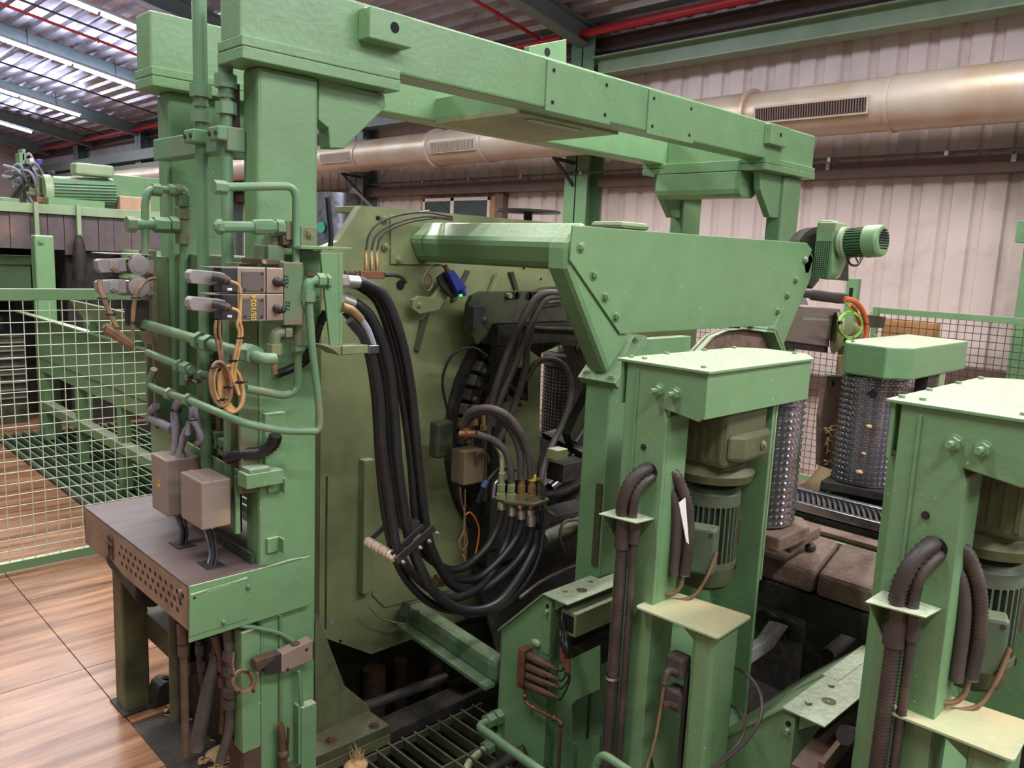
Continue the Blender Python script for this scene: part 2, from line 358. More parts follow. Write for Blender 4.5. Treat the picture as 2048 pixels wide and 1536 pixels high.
# conduit along the girt with clips
cp = MB().cyl((9.59, -5, 3.90), (9.59, 14, 3.90), .018, 8)
cpt = thing('conduit', 'thin grey conduit clipped along the brown wall girt', 'pipe', (9.77, 4, 3.91)); part('tube', cp, DUSTYR, cpt)
for i in range(12): part('clip', MB().box(9.57, 9.80, -2+i*1.3, -1.96+i*1.3, 3.87, 3.92), ZINC, cpt)
for i in range(4): part('bracket', MB().box(9.78, 9.80, .6+i*2.0, .65+i*2.0, 3.80, 3.88), ZINC, cpt)

struct('wall_back', MB().box(-8, 10.1, 40, 40.15, 0, 9.5), WALL)
# roof
def deck():
    P = []; x = -6.0
    while x < 10.05:
        for dx, dz in ((0, 0), (.13, 0), (.16, .07), (.29, .07), (.32, 0)): P.append((x+dx, roof_z(x+dx)+dz))
        x += .33
    n = len(P); return MB().add([(p[0], yy, p[1]) for yy in (-9.5, 40) for p in P], [(i, i+1, n+i+1, n+i) for i in range(n-1)])
cl = struct('ceiling', deck(), ROOF)
def rafter(y):
    d = V((1, 0, -ROOF_SLOPE)).normalized(); up = V((ROOF_SLOPE, 0, 1)).normalized(); c = V((2, y, roof_z(2)-.17)); h = d*8.0
    return MB().obox(c, h, Y*.012, up*.15).obox(c+up*.15, h, Y*.11, up*.012).obox(c-up*.15, h, Y*.11, up*.012)
for y in (-3.5, 2.9, 8.5, 14.8, 20.7, 26.6, 31.4, 36.5): part('rafter', rafter(y), RAFTER, cl)
for y in (11.4, 17.6, 23.4, 29.0): part('purlin_tie', MB().cyl((9.6, y, 5.9), (2, y+.6, 7.4), .02, 6), DARKSTEEL, cl)

# red sprinkler pipes
rp = thing('sprinkler_pipe', 'thick red sprinkler pipe running the length of the wall under the roof', 'pipe', (9.5, 12, 5.84))
part('pipe', MB().cyl((9.5, -5, 5.9), (9.5, 39, 5.9), .062, 14), RED, rp)
for y in (8.9, 8.72, 14.5, 20.3, 26, 32): part('coupling', MB().cyl((9.5, y-.05, 5.9), (9.5, y+.05, 5.9), .085, 14), RED, rp)
for y in (3.0, 8.6, 12, 17, 22, 27, 32): part('hanger', MB().cyl((9.5, y, 5.96), (9.5, y, 6.12), .01, 6), ZINC, rp)
def branch(y, x0, label):
    m = MB().tube(rnd([(9.5, y, 5.95), (9.4, y, 5.98), (x0, y, roof_z(x0, 5.78))], .05), .028, 8)
    t = thing('sprinkler_branch', label, 'pipe', (9.5, y, 5.85)); part('pipe', m, RED, t)
    for i in range(4):
        xx = 8.6-i*1.3; part('sprinkler_head', MB().cyl((xx, y, roof_z(xx, 5.78)), (xx, y, roof_z(xx, 5.90)), .014, 6), RED, t)
branch(9.35, 2, 'thin red branch pipe climbing the roof above the green portal'); branch(18.6, 0, 'thin red branch pipe between the tube lamps at upper left')

# ventilation duct in sections with collars and grilles
dt = thing('ventilation_duct', 'big round dusty metal duct with slotted grilles along the wall', 'duct', (9.15, 8, 4.1))
edges = [-5, 3.65, 5.32, 8.5, 10.0, 11.35, 13.6, 16.5, 19.5, 23, 27, 32, 38]
zc = 4.385
for i in range(len(edges)-1):
    r_ = .282 if i % 2 else .29
    part('duct_section', MB().cyl((9.15, edges[i], zc), (9.15, edges[i+1], zc), r_, 32), DUCT, dt)
for y in edges[1:-1]: part('collar', MB().lathe((9.15, y-.02, zc), Y, [(0, .285), (0, .33 if abs(y-5.32) < .1 or abs(y-11.35) < .1 else .302), (.04, .33 if abs(y-5.32) < .1 or abs(y-11.35) < .1 else .302), (.04, .285)], 32), DUCT, dt)
def grille(y0, y1):
    a = -pi*.96; r0 = .286; c = V((9.15, 0, zc)); ca = V((cos(a), 0, sin(a))); ta = V((-sin(a), 0, cos(a)))
    mid = c+ca*r0
    fr = part('grille_frame', MB().obox(mid+V((0, (y0+y1)/2, 0))+ca*.008, ca*.014, Y*((y1-y0)/2+.02), ta*.095), DUCT, dt)
    part('grille_void', MB().obox(mid+V((0, (y0+y1)/2, 0))+ca*.016, ca*.008, Y*((y1-y0)/2), ta*.072), HOLE, fr)
    m = MB(); n = int((y1-y0)/.03)
    for i in range(n): m.obox(mid+V((0, y0+(i+.5)*(y1-y0)/n, 0))+ca*.024, ca*.008, Y*.007, ta*.072)
    part('grille_vanes', m, BROWNST if y0 < 9 else DUCT, fr, stuff=True)
grille(3.83, 5.12); grille(10.1, 11.2); grille(13.7, 14.7)
for y in (8.6, 14.4): part('support', MB().bar((9.15, y, 4.08), (9.75, y, 4.05), .05, .05).bar((9.2, y, 4.06), (9.75, y, 3.62), .04, .04), DARKSTEEL, dt)

# window in the wall
wn = struct('window_1', MB().box(9.93, 9.99, 10.62, 12.78, 2.7, 3.64), OLDWOOD, .004)
part('window_frame', MB().box(9.90, 9.94, 10.80, 12.70, 3.56, 3.62).box(9.90, 9.94, 10.80, 12.70, 2.75, 2.81).box(9.90, 9.94, 10.80, 10.86, 2.75, 3.62).box(9.90, 9.94, 12.64, 12.70, 2.75, 3.62).box(9.90, 9.94, 11.78, 11.88, 2.75, 3.62), FRAMEW, wn, .003)
part('window_pane', MB().box(9.905, 9.925, 10.86, 11.78, 2.81, 3.56), GLASS, wn); part('window_pane', MB().box(9.905, 9.925, 11.88, 12.64, 2.81, 3.56), GLASS, wn)
part('jamb', MB().box(9.86, 9.99, 10.42, 10.62, 2.4, 3.68), BROWNST, wn)

# small switch box on the wall column at the right edge
sb = thing('switch_box', 'small green box with orange pipe stub at the right edge of the wall', 'box', (9.5, 2.42, 2.95))
part('case', MB().box(9.5, 9.62, 2.2, 2.44, 2.96, 3.18), GREEN, sb, .006); part('pipe_stub', MB().cyl((9.48, 2.34, 3.05), (9.42, 2.3, 3.05), .02, 8).cyl((9.5, 2.3, 2.8), (9.5, 2.3, 2.96), .025, 8), ORANGE, sb)

# ---------------------------------------------------------------- right safety fence along the wall, timber behind it
def fence_mesh(p0, p1, z0, z1, pitch, r, n4=4, twist=False):
    p0, p1 = V(p0), V(p1); L = (p1-p0).length; d = (p1-p0)/L; m = MB(); n = int(L/pitch)
    for i in range(1, n):
        a = p0+d*(i*pitch); m.tube([V((a.x, a.y, z0)), V((a.x, a.y, z1))], r, n4, False)
    k = int((z1-z0)/pitch)
    nr = V((-d.y, d.x, 0))*r*1.5
    for j in range(1, k+1):
        z = z0+j*pitch; m.tube([V((p0.x, p0.y, z))+nr, V((p1.x, p1.y, z))+nr], r, n4, False)
    return m
fr = thing('wire_fence', 'green framed wire mesh fence in front of the corrugated wall at right', 'fence', (9.2, 3.2, 0))
part('top_rail', MB().box(9.18, 9.22, -3, 3.62, 2.15, 2.215), GREEN, fr, .003)
part('bottom_rail', MB().box(9.18, 9.22, -3, 10.0, .10, .16), GREEN, fr, .003)
part('wire_mesh', fence_mesh((9.2, -3, 0), (9.2, 10.0, 0), .15, 2.16, .075, .0035), DARKSTEEL, fr, stuff=True)
for y in (-2.0, 1.15, 3.62): part('post', MB().box(9.17, 9.23, y-.03, y+.03, 0, 2.22), GREEN, fr, .003)
part('top_rail', MB().box(9.18, 9.22, 3.65, 10.0, 2.08, 2.13), GREEN, fr, .003)
m = MB().box(9.72, 9.86, 1.6, 3.25, 1.28, 1.62); tb = thing('timber_beam', 'brown timber beam lying along the wall behind the right fence', 'beam', (9.8, 2.4, 1.28)); part('beam', m, BROWNST, tb, .01)
one('wood_block', MB().box(9.4, 9.55, 3.05, 3.62, 1.88, 2.08), WOODY, 'pale orange wood block seen through the right fence top', 'block', bevel=.005)
fw = thing('fence_post', 'green slotted post standing behind the dark servo motor', 'post', (8.9, 4.0, 0)); part('post', MB().box(8.86, 8.96, 3.72, 3.84, 0, 2.52), GREEN, fw, .004); part('slot', MB().box(8.855, 8.862, 3.76, 3.80, 2.3, 2.42), HOLE, fw)
# ================================================================ PORTAL FRAME
PF = thing('portal_frame', 'big green steel portal of two long beams on four columns over the machine', 'portal', (4.1, 3.8, 0))
def plates(x0, x1, y0, y1):
    part('flange_plate', MB().box(x0, x1, y0-.02, y1+.02, 3.39, 3.43), GREEN, PF, .004); part('flange_plate', MB().box(x0, x1, y0-.025, y1+.025, 3.338, 3.386), GREEN, PF, .004)
for nm, y0, y1 in (('near', 3.25, 3.43), ('far', 4.19, 4.37)):
    part('beam', MB().box(1.585, 6.607, y0, y1, 3.42, 3.69), GREEN, PF, .012)
    plates(1.583, 2.365, y0, y1); plates(5.80, 6.61, y0, y1)
for y0 in (3.30, 4.25):
    part('column', MB().box(1.685, 1.977, y0, y0+.14, 0.02, 3.338), GREEN, PF, .018, label='left column')
    part('column', MB().box(6.25, 6.545, y0, y0+.14, 0.02, 3.338), GREEN, PF, .018, label='right column')
    g = [at(637, 156, y=3.33), at(770, 190, y=3.33), at(772, 214, y=3.33), at(688, 297, y=3.33), at(660, 296, y=3.33), at(657, 256, y=3.33), at(637, 240, y=3.33)]
    part('gusset', MB().prism([V((p.x, y0+.03, p.z)) for p in g], (0, .09, 0)), GREEN, PF, .006)
    part('gusset', MB().prism([V((6.26, y0+.03, 3.338)), V((5.9, y0+.03, 3.338)), V((5.93, y0+.03, 3.2)), V((6.12, y0+.03, 3.0)), V((6.26, y0+.03, 3.0))], (0, .06, 0)), GREEN, PF, .006)
# cross pieces
part('cross_beam', MB().box(5.86, 6.16, 3.43, 4.19, 3.42, 3.62), GREEN, PF, .01)
part('cross_plate', MB().box(5.80, 6.2, 3.45, 4.17, 3.34, 3.42), GREEN, PF, .004)
part('cross_tube', MB().prism([V((x, 3.44, z)) for x, z in ((5.80, 3.335), (5.80, 3.20), (5.815, 3.165), (5.85, 3.14), (6.0, 3.14), (6.04, 3.16), (6.06, 3.2), (6.06, 3.335))], (0, .80, 0)), GREEN, PF, .006)
part('cable_tray', MB().box(3.35, 4.25, 3.43, 4.19, 3.405, 3.44), OLIVE, PF, .003); part('tray_lip', MB().box(3.35, 3.37, 3.43, 4.19, 3.44, 3.56), GREEN, PF); part('tray_lip', MB().box(4.23, 4.25, 3.43, 4.19, 3.44, 3.56), GREEN, PF)
part('gap_panel', MB().box(1.90, 1.93, 3.45, 4.24, 1.3, 2.42), DKOLIVE, PF)
part('tray_slot', MB().box(3.52, 3.98, 3.50, 3.56, 3.398, 3.404), PALEGR, PF)
part('pipe_rail', MB().box(1.60, 1.68, 3.40, 4.22, 2.99, 3.09), GREENP, PF, .006)
part('cross_ledge', MB().box(1.72, 1.98, 3.44, 4.25, 2.42, 2.54), GREENR, PF, .006)
# lugs, cover panels, bolts holes on the near beam
def lug(px0, py0, px1, py1, y, hole, hr):
    m = MB(); a = at(px0, py0, y=y); b = at(px1, py1, y=y); l = part('lug', MB().box(a.x, b.x, y, 3.25, b.z, a.z), GREEN, PF, .006)
    h = at(*hole, y=y-.0015); part('lug_hole', MB().cyl(h, h+Y*.004, hr, 16), HOLE, l)
lug(740, 10, 824, 97, 3.16, (790, 55), .024); lug(1545, 246, 1577, 296, 3.19, (1562, 270), .017)
def lug2():
    P = [at(q[0], q[1], y=4.3) for q in ((1058, 92), (1133, 78), (1133, 128), (1058, 125))]; l = part('lug', MB().prism(P, (0, .05, 0)), GREEN, PF, .004)
    h = at(1095, 104, y=4.298); part('lug_hole', MB().cyl(h, h+Y*.004, .03, 16), HOLE, l)
lug2()
for px0, px1 in ((1092, 1222), (1298, 1392)):
    a = at(px0, 200, y=3.24); b = at(px1, 200, y=3.24)
    cpn = part('cover_panel', MB().box(a.x, b.x, 3.238, 3.25, 3.405, 3.672), GREEN, PF, .002)
    for x_ in (a.x+.05, b.x-.05):
        for z_ in (3.455, 3.625): part('bolt_hole', MB().cyl((x_, 3.2365, z_), (x_, 3.239, z_), .012, 12), HOLE, cpn)
# base plates and foot gusset of the near-left column
b1 = part('base_plate', MB().prism([at(560, 1546, z=.1), at(779, 1450, z=.1), at(700, 1392, z=.1), V((1.70, 3.48, .1))], (0, 0, -.05)), DKOLIVE, PF, .004)
part('base_plate', MB().box(1.62, 2.40, 3.24, 3.47, -.012, .047), OLIVED, PF, .004)
for q in ((662, 1482), (748, 1452)): p = at(q[0], q[1], z=.1); part('anchor_bolt', MB().bolt(p, Z, .022, .016), RUST, PF)
gp = [at(q[0], q[1], y=3.42) for q in ((630, 1240), (636, 1230), (690, 1372), (735, 1408), (748, 1440), (630, 1478))]
part('foot_gusset', MB().prism(gp, (0, .03, 0)), OLIVED, PF, .003)
# channels that cover the left faces of the two left columns
for y0, zb in ((3.30, 1.5), (4.27, 1.62)):
    part('cover_channel', MB().box(1.60, 1.684, y0+.005, y0+.03, zb, 2.52).box(1.60, 1.684, y0+.11, y0+.135, zb, 2.52).box(1.66, 1.684, y0+.03, y0+.11, zb, 2.52), GREENR, PF, .003)
for z0, z1, x0 in ((.25, .85, 1.59),): part('cover_channel', MB().box(x0, 1.68, 3.29, 3.38, z0, z1), GREEN, PF, .004)
part('seam_strip', MB().box(1.775, 1.79, 3.285, 3.30, .02, .88), GREENR, PF)
for px, py in ((548, 968), (546, 1088)):
    a = at(px, py, y=3.30); part('angle_bracket', MB().box(a.x-.035, a.x+.03, 3.285, 3.30, a.z-.035, a.z+.035).box(a.x+.02, a.x+.03, 3.24, 3.30, a.z-.035, a.z+.035), GREEN, PF, .003)
part('channel_cap', MB().box(1.585, 1.76, 3.22, 3.31, 1.545, 1.61).box(1.60, 1.70, 3.225, 3.31, 1.61, 1.63), GREEN, PF, .004)
part('upper_sleeve', MB().box(1.70, 1.80, 3.27, 3.30, 1.55, 1.86), GREEN, PF, .004)
# clad plate over the table end
part('stub_clip', MB().box(1.655, 1.685, 3.46, 3.50, 3.1, 3.28), DARKSTEEL, PF)

# ================================================================ RING PLATE (machine housing)
RC = V((4.12, 3.8, 1.46)); RR = .90
DR = thing('ring_housing', 'huge old olive green steel plate with a round opening for logs', 'machine housing', (4.12, 3.9, 0))
OUT = [V((x, 3.8, z)) for x, z in ((2.30, .42), (2.66, .19), (5.6, .19), (5.92, .42), (5.92, 2.61), (5.70, 2.835), (2.54, 2.835), (2.40, 2.64), (2.30, 2.60))]
part('front_plate', ringplate(MB(), OUT, RC, RR, (0, .06, 0)), OLIVE, DR)
part('top_cover', MB().box(2.56, 5.7, 3.84, 4.10, 2.80, 2.835), OLIVE, DR, .004)
part('side_wall', MB().box(2.30, 2.34, 3.86, 4.2, .4, 2.6), OLIVE, DR); part('side_wall', MB().box(5.88, 5.92, 3.86, 4.2, .4, 2.6), OLIVE, DR)
part('ring_rim', MB().lathe(RC+V((0, -.04, 0)), Y, [(0, RR-.02), (0, RR+.045), (.04, RR+.05)], 48).lathe(RC+V((0, -.04, 0)), Y, [(0, RR-.02), (.5, RR-.02)], 48), GRIME_SHADE, DR)
# rotor disc deep inside with a log bore in the middle
part('rotor_disc', MB().lathe(RC+V((0, .28, .04)), Y, [(0, .70), (0, RR+.15), (.1, RR+.15)], 48).lathe(RC+V((0, .28, .04)), Y, [(0, .70), (.12, .70)], 40), GRIME_SHADE, DR)
part('dark_blocking_sheet', MB().prism([at(q[0], q[1], y=3.95) for q in ((900, 640), (1180, 640), (1172, 694), (1120, 690), (1082, 706), (1076, 1000), (900, 1000))], (0, .03, 0)), GRIME_SHADE, DR)  # dark sheet added to block the bright background inside the ring
# chain of cast links round the ring edge
for i in range(13):
    a = radians(118+i*6.2); p = RC+V((cos(a)*(RR-.055), -.075, sin(a)*(RR-.055))); tg = V((-sin(a), 0, cos(a))); rd = V((cos(a), 0, sin(a)))
    part('ring_link', MB().obox(p, tg*.036, Y*.035, rd*.04).cyl(p-Y*.045+tg*.0, p+Y*.02, .02, 8), (DKOLIVE, GRIME_SHADE, DUSTYR)[i % 3], DR, .008); part('link_pin', MB().ball(p-Y*.05+tg*.018, .022, 8), (GRIME_SHADE, RUST, DKOLIVE)[i % 3], DR)
m = MB()
for i in range(28):
    a0, a1 = radians(120+i*3), radians(123+i*3)
    m.add([RC+V((cos(a)*r_, -.05+dy, sin(a)*r_)) for a in (a0, a1) for r_ in (RR-.16, RR-.10) for dy in (0, .05)], [(0, 2, 6, 4), (0, 1, 3, 2), (4, 6, 7, 5), (2, 3, 7, 6), (0, 4, 5, 1)])
part('inner_ring', m, OLIVE, DR)
# seams, plates, holes
part('seam', MB().box(2.335, 2.345, 3.795, 3.80, .45, 1.35), DKOLIVE, DR)
a = at(742, 880, y=3.77); part('guide_post', MB().box(2.55, 2.62, 3.74, 3.80, .62, 1.42), OLIVE, DR, .006)
part('lower_flange', MB().prism([at(q[0], q[1], y=3.79) for q in ((745, 1105), (850, 1120), (900, 1180), (770, 1215), (745, 1190))], (0, .012, 0)), OLIVE, DR)
for px, py, r_, mm in ((790, 1163, .045, HOLE), (801, 570, .028, HOLE), (756, 436, .012, HOLE), (663, 1243, .018, GREYPL), (681, 1282, .008, HOLE), (1048, 536, .009, HOLE), (1082, 558, .008, HOLE)):
    p = at(px, py, y=3.797); part('hole', MB().cyl(p-Y*.002, p+Y*.004, r_, 20), mm, DR)
part('arm_pad', MB().prism([at(q[0], q[1], y=3.785) for q in ((782, 432), (860, 420), (880, 530), (782, 528))], (0, .02, 0)), OLIVE, DR, .003)
for q in ((770, 438), (772, 494), (797, 520)): p = at(q[0], q[1], y=3.785); part('bolt', MB().bolt(p, -Y, .017, .014), OLIVE, DR)
# triangular tab and short levers above the ring
for L in (((975, 605), (1000, 545), (1020, 565), (1025, 600)), ):
    part('tab', MB().prism([at(q[0], q[1], y=3.74) for q in L], (0, .04, 0)), OLIVE, DR, .004)
for L in (((905, 600), (935, 540), (941, 543), (912, 603)), ((1020, 545), (1033, 585), (1039, 583), (1027, 543)), ((832, 700), (845, 640), (860, 625), (850, 660), (838, 705))):
    part('rib', MB().prism([at(q[0], q[1], y=3.775) for q in L], (0, .03, 0)), DKOLIVE, DR)
h = part('bracket_arm', MB().prism([at(q[0], q[1], y=3.70) for q in ((826, 600), (840, 592), (865, 595), (905, 545), (920, 555), (878, 620), (840, 628), (826, 618))], (0, .03, 0)), OLIVE, DR, .003)
p = at(838, 610, y=3.70); part('bracket_bolt', MB().bolt(p, -Y, .016, .012), OLIVE, h)
# press frame in front of the opening
PR = thing('sliding_press', 'dark olive sliding frame with long slots in the ring opening', 'frame', (3.4, 3.6, 1.2))
P = [at(q[0], q[1], y=3.58) for q in ((938, 610), (946, 592), (965, 583), (1135, 580), (1135, 642), (985, 648), (975, 670), (955, 690), (938, 660))]
f0 = part('face_plate', MB().prism(P, (0, .04, 0)), DKOLIVE, PR, .004)
for (a, b, c, d) in ((1010, 582, 1040, 598), (1052, 582, 1078, 600)):
    A = at(a, b+2, y=3.576); B = at(c, d, y=3.576); zc_ = (A.z+B.z)/2; r_ = abs(A.z-B.z)/2
    part('slot', MB().box(A.x+r_, B.x-r_, 3.574, 3.579, zc_-r_, zc_+r_).cyl((A.x+r_, 3.574, zc_), (A.x+r_, 3.579, zc_), r_, 14).cyl((B.x-r_, 3.574, zc_), (B.x-r_, 3.579, zc_), r_, 14), HOLE, PR)
p = at(1015, 591, y=3.57); part('slot_nut', MB().hexn(p, -Y, .018, .03), OLIVE, PR)
part('upper_box', MB().box(at(985, 650, y=3.6).x, at(1200, 650, y=3.6).x, 3.55, 3.75, at(1000, 690, y=3.6).z, at(1000, 648, y=3.6).z), GRIME_SHADE, PR, .006)
part('rod', MB().cyl(at(1050, 654, y=3.52), at(1175, 660, y=3.52), .012, 10), DKOLIVE, PR)
part('post', MB().box(at(985, 700, y=3.6).x, at(1010, 700, y=3.6).x, 3.56, 3.62, .75, at(1000, 650, y=3.6).z), GRIME_SHADE, PR, .006)
pl = part('side_plate', MB().prism([at(q[0], q[1], y=3.56) for q in ((1002, 770), (1008, 700), (1062, 702), (1080, 715), (1080, 900), (1072, 960), (1002, 960))], (0, .025, 0)), OLIVE, PR, .004)
part('side_window', MB().prism([at(q[0], q[1], y=3.555) for q in ((1018, 790), (1022, 735), (1055, 735), (1056, 800), (1045, 806))], (0, .004, 0)), HOLE, pl)
part('lower_plate', MB().prism([at(q[0], q[1], y=3.53) for q in ((1004, 806), (1052, 800), (1052, 820), (1004, 826))], (0, .03, 0)), OLIVE, PR, .004)
for q in ((1023, 812), (1040, 810)): p = at(q[0], q[1], y=3.53); part('screw', MB().cyl(p, p-Y*.008, .012, 10), DARKSTEEL, PR)
part('diagonal_strut', MB().bar(at(1005, 760, y=3.5), at(1050, 795, y=3.5), .02, .025), DKOLIVE, PR)
lk = one('damaged_limit_switch', MB().box(at(960, 0, y=3.52).x, at(985, 0, y=3.52).x, 3.48, 3.56, at(970, 652, y=3.52).z, at(970, 612, y=3.52).z).ball(at(965, 640, y=3.5), .035, 8), DKPL, 'grimy black limit switch taped to the corner of the slotted frame', 'switch')
# inner machine parts seen through and beside the bore
IN = thing('knife_arms', 'grimy dark machinery with bright worn knives inside the ring opening', 'machinery', (4.1, 3.9, .6))
part('curved_arm', MB().tube(spl(pts([(1100, 975), (1130, 950), (1150, 920), (1162, 900)], y=3.66), 5), .035, 8), STEEL, IN)
part('curved_arm', MB().tube(spl(pts([(1085, 990), (1120, 985), (1160, 965), (1175, 950)], y=3.62), 5), .03, 8), DARKSTEEL, IN)
part('block', MB().box(3.78, 4.4, 3.5, 3.75, .55, .86), GRIME_SHADE, IN, .01); part('block', MB().box(3.4, 3.75, 3.6, 3.8, .62, 1.05), GRIME_SHADE, IN, .01)
part('slanted_beam', MB().prism([at(q[0], q[1], y=3.45) for q in ((1140, 870), (1190, 765), (1205, 760), (1205, 860), (1150, 900))], (0, .08, 0)), DKOLIVE, IN, .004)
part('arc_shoe', MB().tube(spl(pts([(1165, 690), (1190, 740), (1195, 800), (1180, 850)], y=3.75), 5), .05, 8), GRIME_SHADE, IN)
part('shelf_plate', MB().prism([at(q[0], q[1], z=1.36) for q in ((1085, 865), (1120, 855), (1195, 885), (1165, 905))], (0, 0, -.04)), DKOLIVE, IN, .004)
part('shelf_block', MB().box(3.72, 3.98, 3.28, 3.42, 1.2, 1.32), GRIME_SHADE, IN, .005)
for q in ((1127, 862), (1140, 866)): p = at(q[0], q[1], z=1.362); part('shelf_bolt', MB().bolt(p, Z, .012, .01), ZINC, IN)
part('bark_chute', MB().prism([V((3.0, 3.74, .19)), V((3.0, 3.3, .12)), V((4.8, 3.3, .12)), V((4.8, 3.74, .19))], (0, 0, -.04)), GRIME_SHADE, IN)
part('mud_wedge', MB().prism([V((3.3, 3.2, -.2)), V((3.4, 3.78, .72)), V((5.0, 3.78, .72)), V((5.0, 3.2, -.2))], (0, .02, 0)), GRIME_SHADE, IN)
part('lower_pipe', MB().cyl(at(1085, 1080, y=3.2), at(1190, 1035, y=3.2), .05, 12), DKOLIVE, IN)

# ================================================================ GUARD FRAME (arms reaching out from the ring plate)
GF = thing('guard_frame', 'smooth green tubular arms carrying a wide bolted guard plate before the ring', 'guard frame', (4.12, 2.6, 2.0))
def armsec(y0, y1, mir):
    s = [(2.915, 2.552), (2.857, 2.676), (2.981, 2.782), (3.07, 2.67), (2.99, 2.54)]
    s = [(8.24-x, z) if mir else (x, z) for x, z in s]
    return MB().prism([V((x, y0, z)) for x, z in s], (0, y1-y0, 0))
yg = 2.565
def legsec(mir):
    A, B, C, D = at(1137, 484, y=yg), at(1149, 447, y=yg), at(1306, 668, y=yg), at(1250, 706, y=yg); E_ = at(1104, 552, y=yg+.1)
    L = [A, B, V((2.99, yg, 2.70)), C, D]
    L = [V((8.24-p.x if mir else p.x, yg, p.z)) for p in L]
    A2 = [V((2.857, 0, 2.676)), V((2.862, 0, 2.552)), V((3.215, 0, 2.02)), V((3.39, 0, 2.20)), V((3.10, 0, 2.56)), V((2.985, 0, 2.782))]
    A2 = [V((8.24-p.x if mir else p.x, yg, p.z)) for p in A2]
    return MB().prism(A2, (0, .14, 0))
for mir in (False, True):
    part('arm', armsec(yg, 3.80, mir), GREEN, GF, .03); part('leg', legsec(mir), GREEN, GF, .03)
    mx = (lambda x: 8.24-x) if mir else (lambda x: x)
    sg = -1 if mir else 1; c0 = V((mx(3.315), yg+.06, 2.10)); ax = V((.70*sg, 0, .71)); fn = V((-.71*sg, 0, .70))
    part('foot_flange', MB().obox(c0, ax*.165, Y*.125, fn*.011), GREEN, GF, .003)
    part('foot_flange', MB().obox(c0-fn*.026, ax*.165, Y*.125, fn*.011), GREEN, GF, .003)
    for sx in (-.13, .13):
        for sy in (-.09, .09): part('flange_bolt', MB().bolt(c0+ax*sx+Y*sy+fn*.012, fn, .017, .014), GREEN, GF)
GPL = [at(q[0], q[1], y=yg-.014) for q in ((1146, 451), (1614, 486), (1625, 500), (1548, 650), (1241, 668), (1141, 521))]
gp_ = part('guard_plate', MB().prism(GPL, (0, .012, 0)), GREEN, GF, .003)
for q in ((1161, 494), (1187, 549), (1210, 593), (1231, 632), (1608, 520), (1590, 560), (1573, 591), (1554, 622)):
    p = at(q[0], q[1], y=yg-.014); part('guard_bolt', MB().bolt(p, -Y, .021, .02), GREEN, gp_)
part('lower_rail', MB().box(3.40, 4.0, 2.60, 2.68, 2.06, 2.19), GREEN, GF, .005)
part('rib_web', MB().prism([V((2.98, 2.70, 2.70)), V((5.26, 2.70, 2.70)), V((5.1, 2.70, 2.5)), V((3.14, 2.70, 2.5))], (0, .02, 0)), GREEN, GF)
# posts that carry the guard frame
for sx, lb in ((0, 'green post under the left foot of the guard frame, behind the nearer hood'), (1, 'green post under the right foot of the guard frame')):
    x0 = 3.225 if not sx else 8.24-3.225-.17
    t = thing('support_post', lb, 'post', (x0+.08, 2.63, -1)); part('post', MB().box(x0, x0+.17, 2.55, 2.72, -1.0, 1.98), GREEN, t, .012)
    part('side_pad', MB().box(x0-.012, x0, 2.56, 2.60, 1.0, 1.45), DKOLIVE, t, .004)
# dusty scoop guide behind the nearer hood
sc = thing('log_guide', 'curved pale edged guide plate rising behind the nearer hood', 'guide', (3.9, 2.6, 1.9))
G = [at(q[0], q[1], y=2.585) for q in ((1385, 706), (1417, 672), (1445, 660), (1475, 657), (1528, 664), (1545, 712))]
part('back_plate', MB().prism(G, (0, .015, 0)), DUSTBR, sc)
m = MB()
for a, b in zip(G[:-1], G[1:]): m.add([a-Y*.04, b-Y*.04, b+Y*.03, a+Y*.03], [(0, 1, 2, 3)])
part('rim', m, PALEGR, sc)
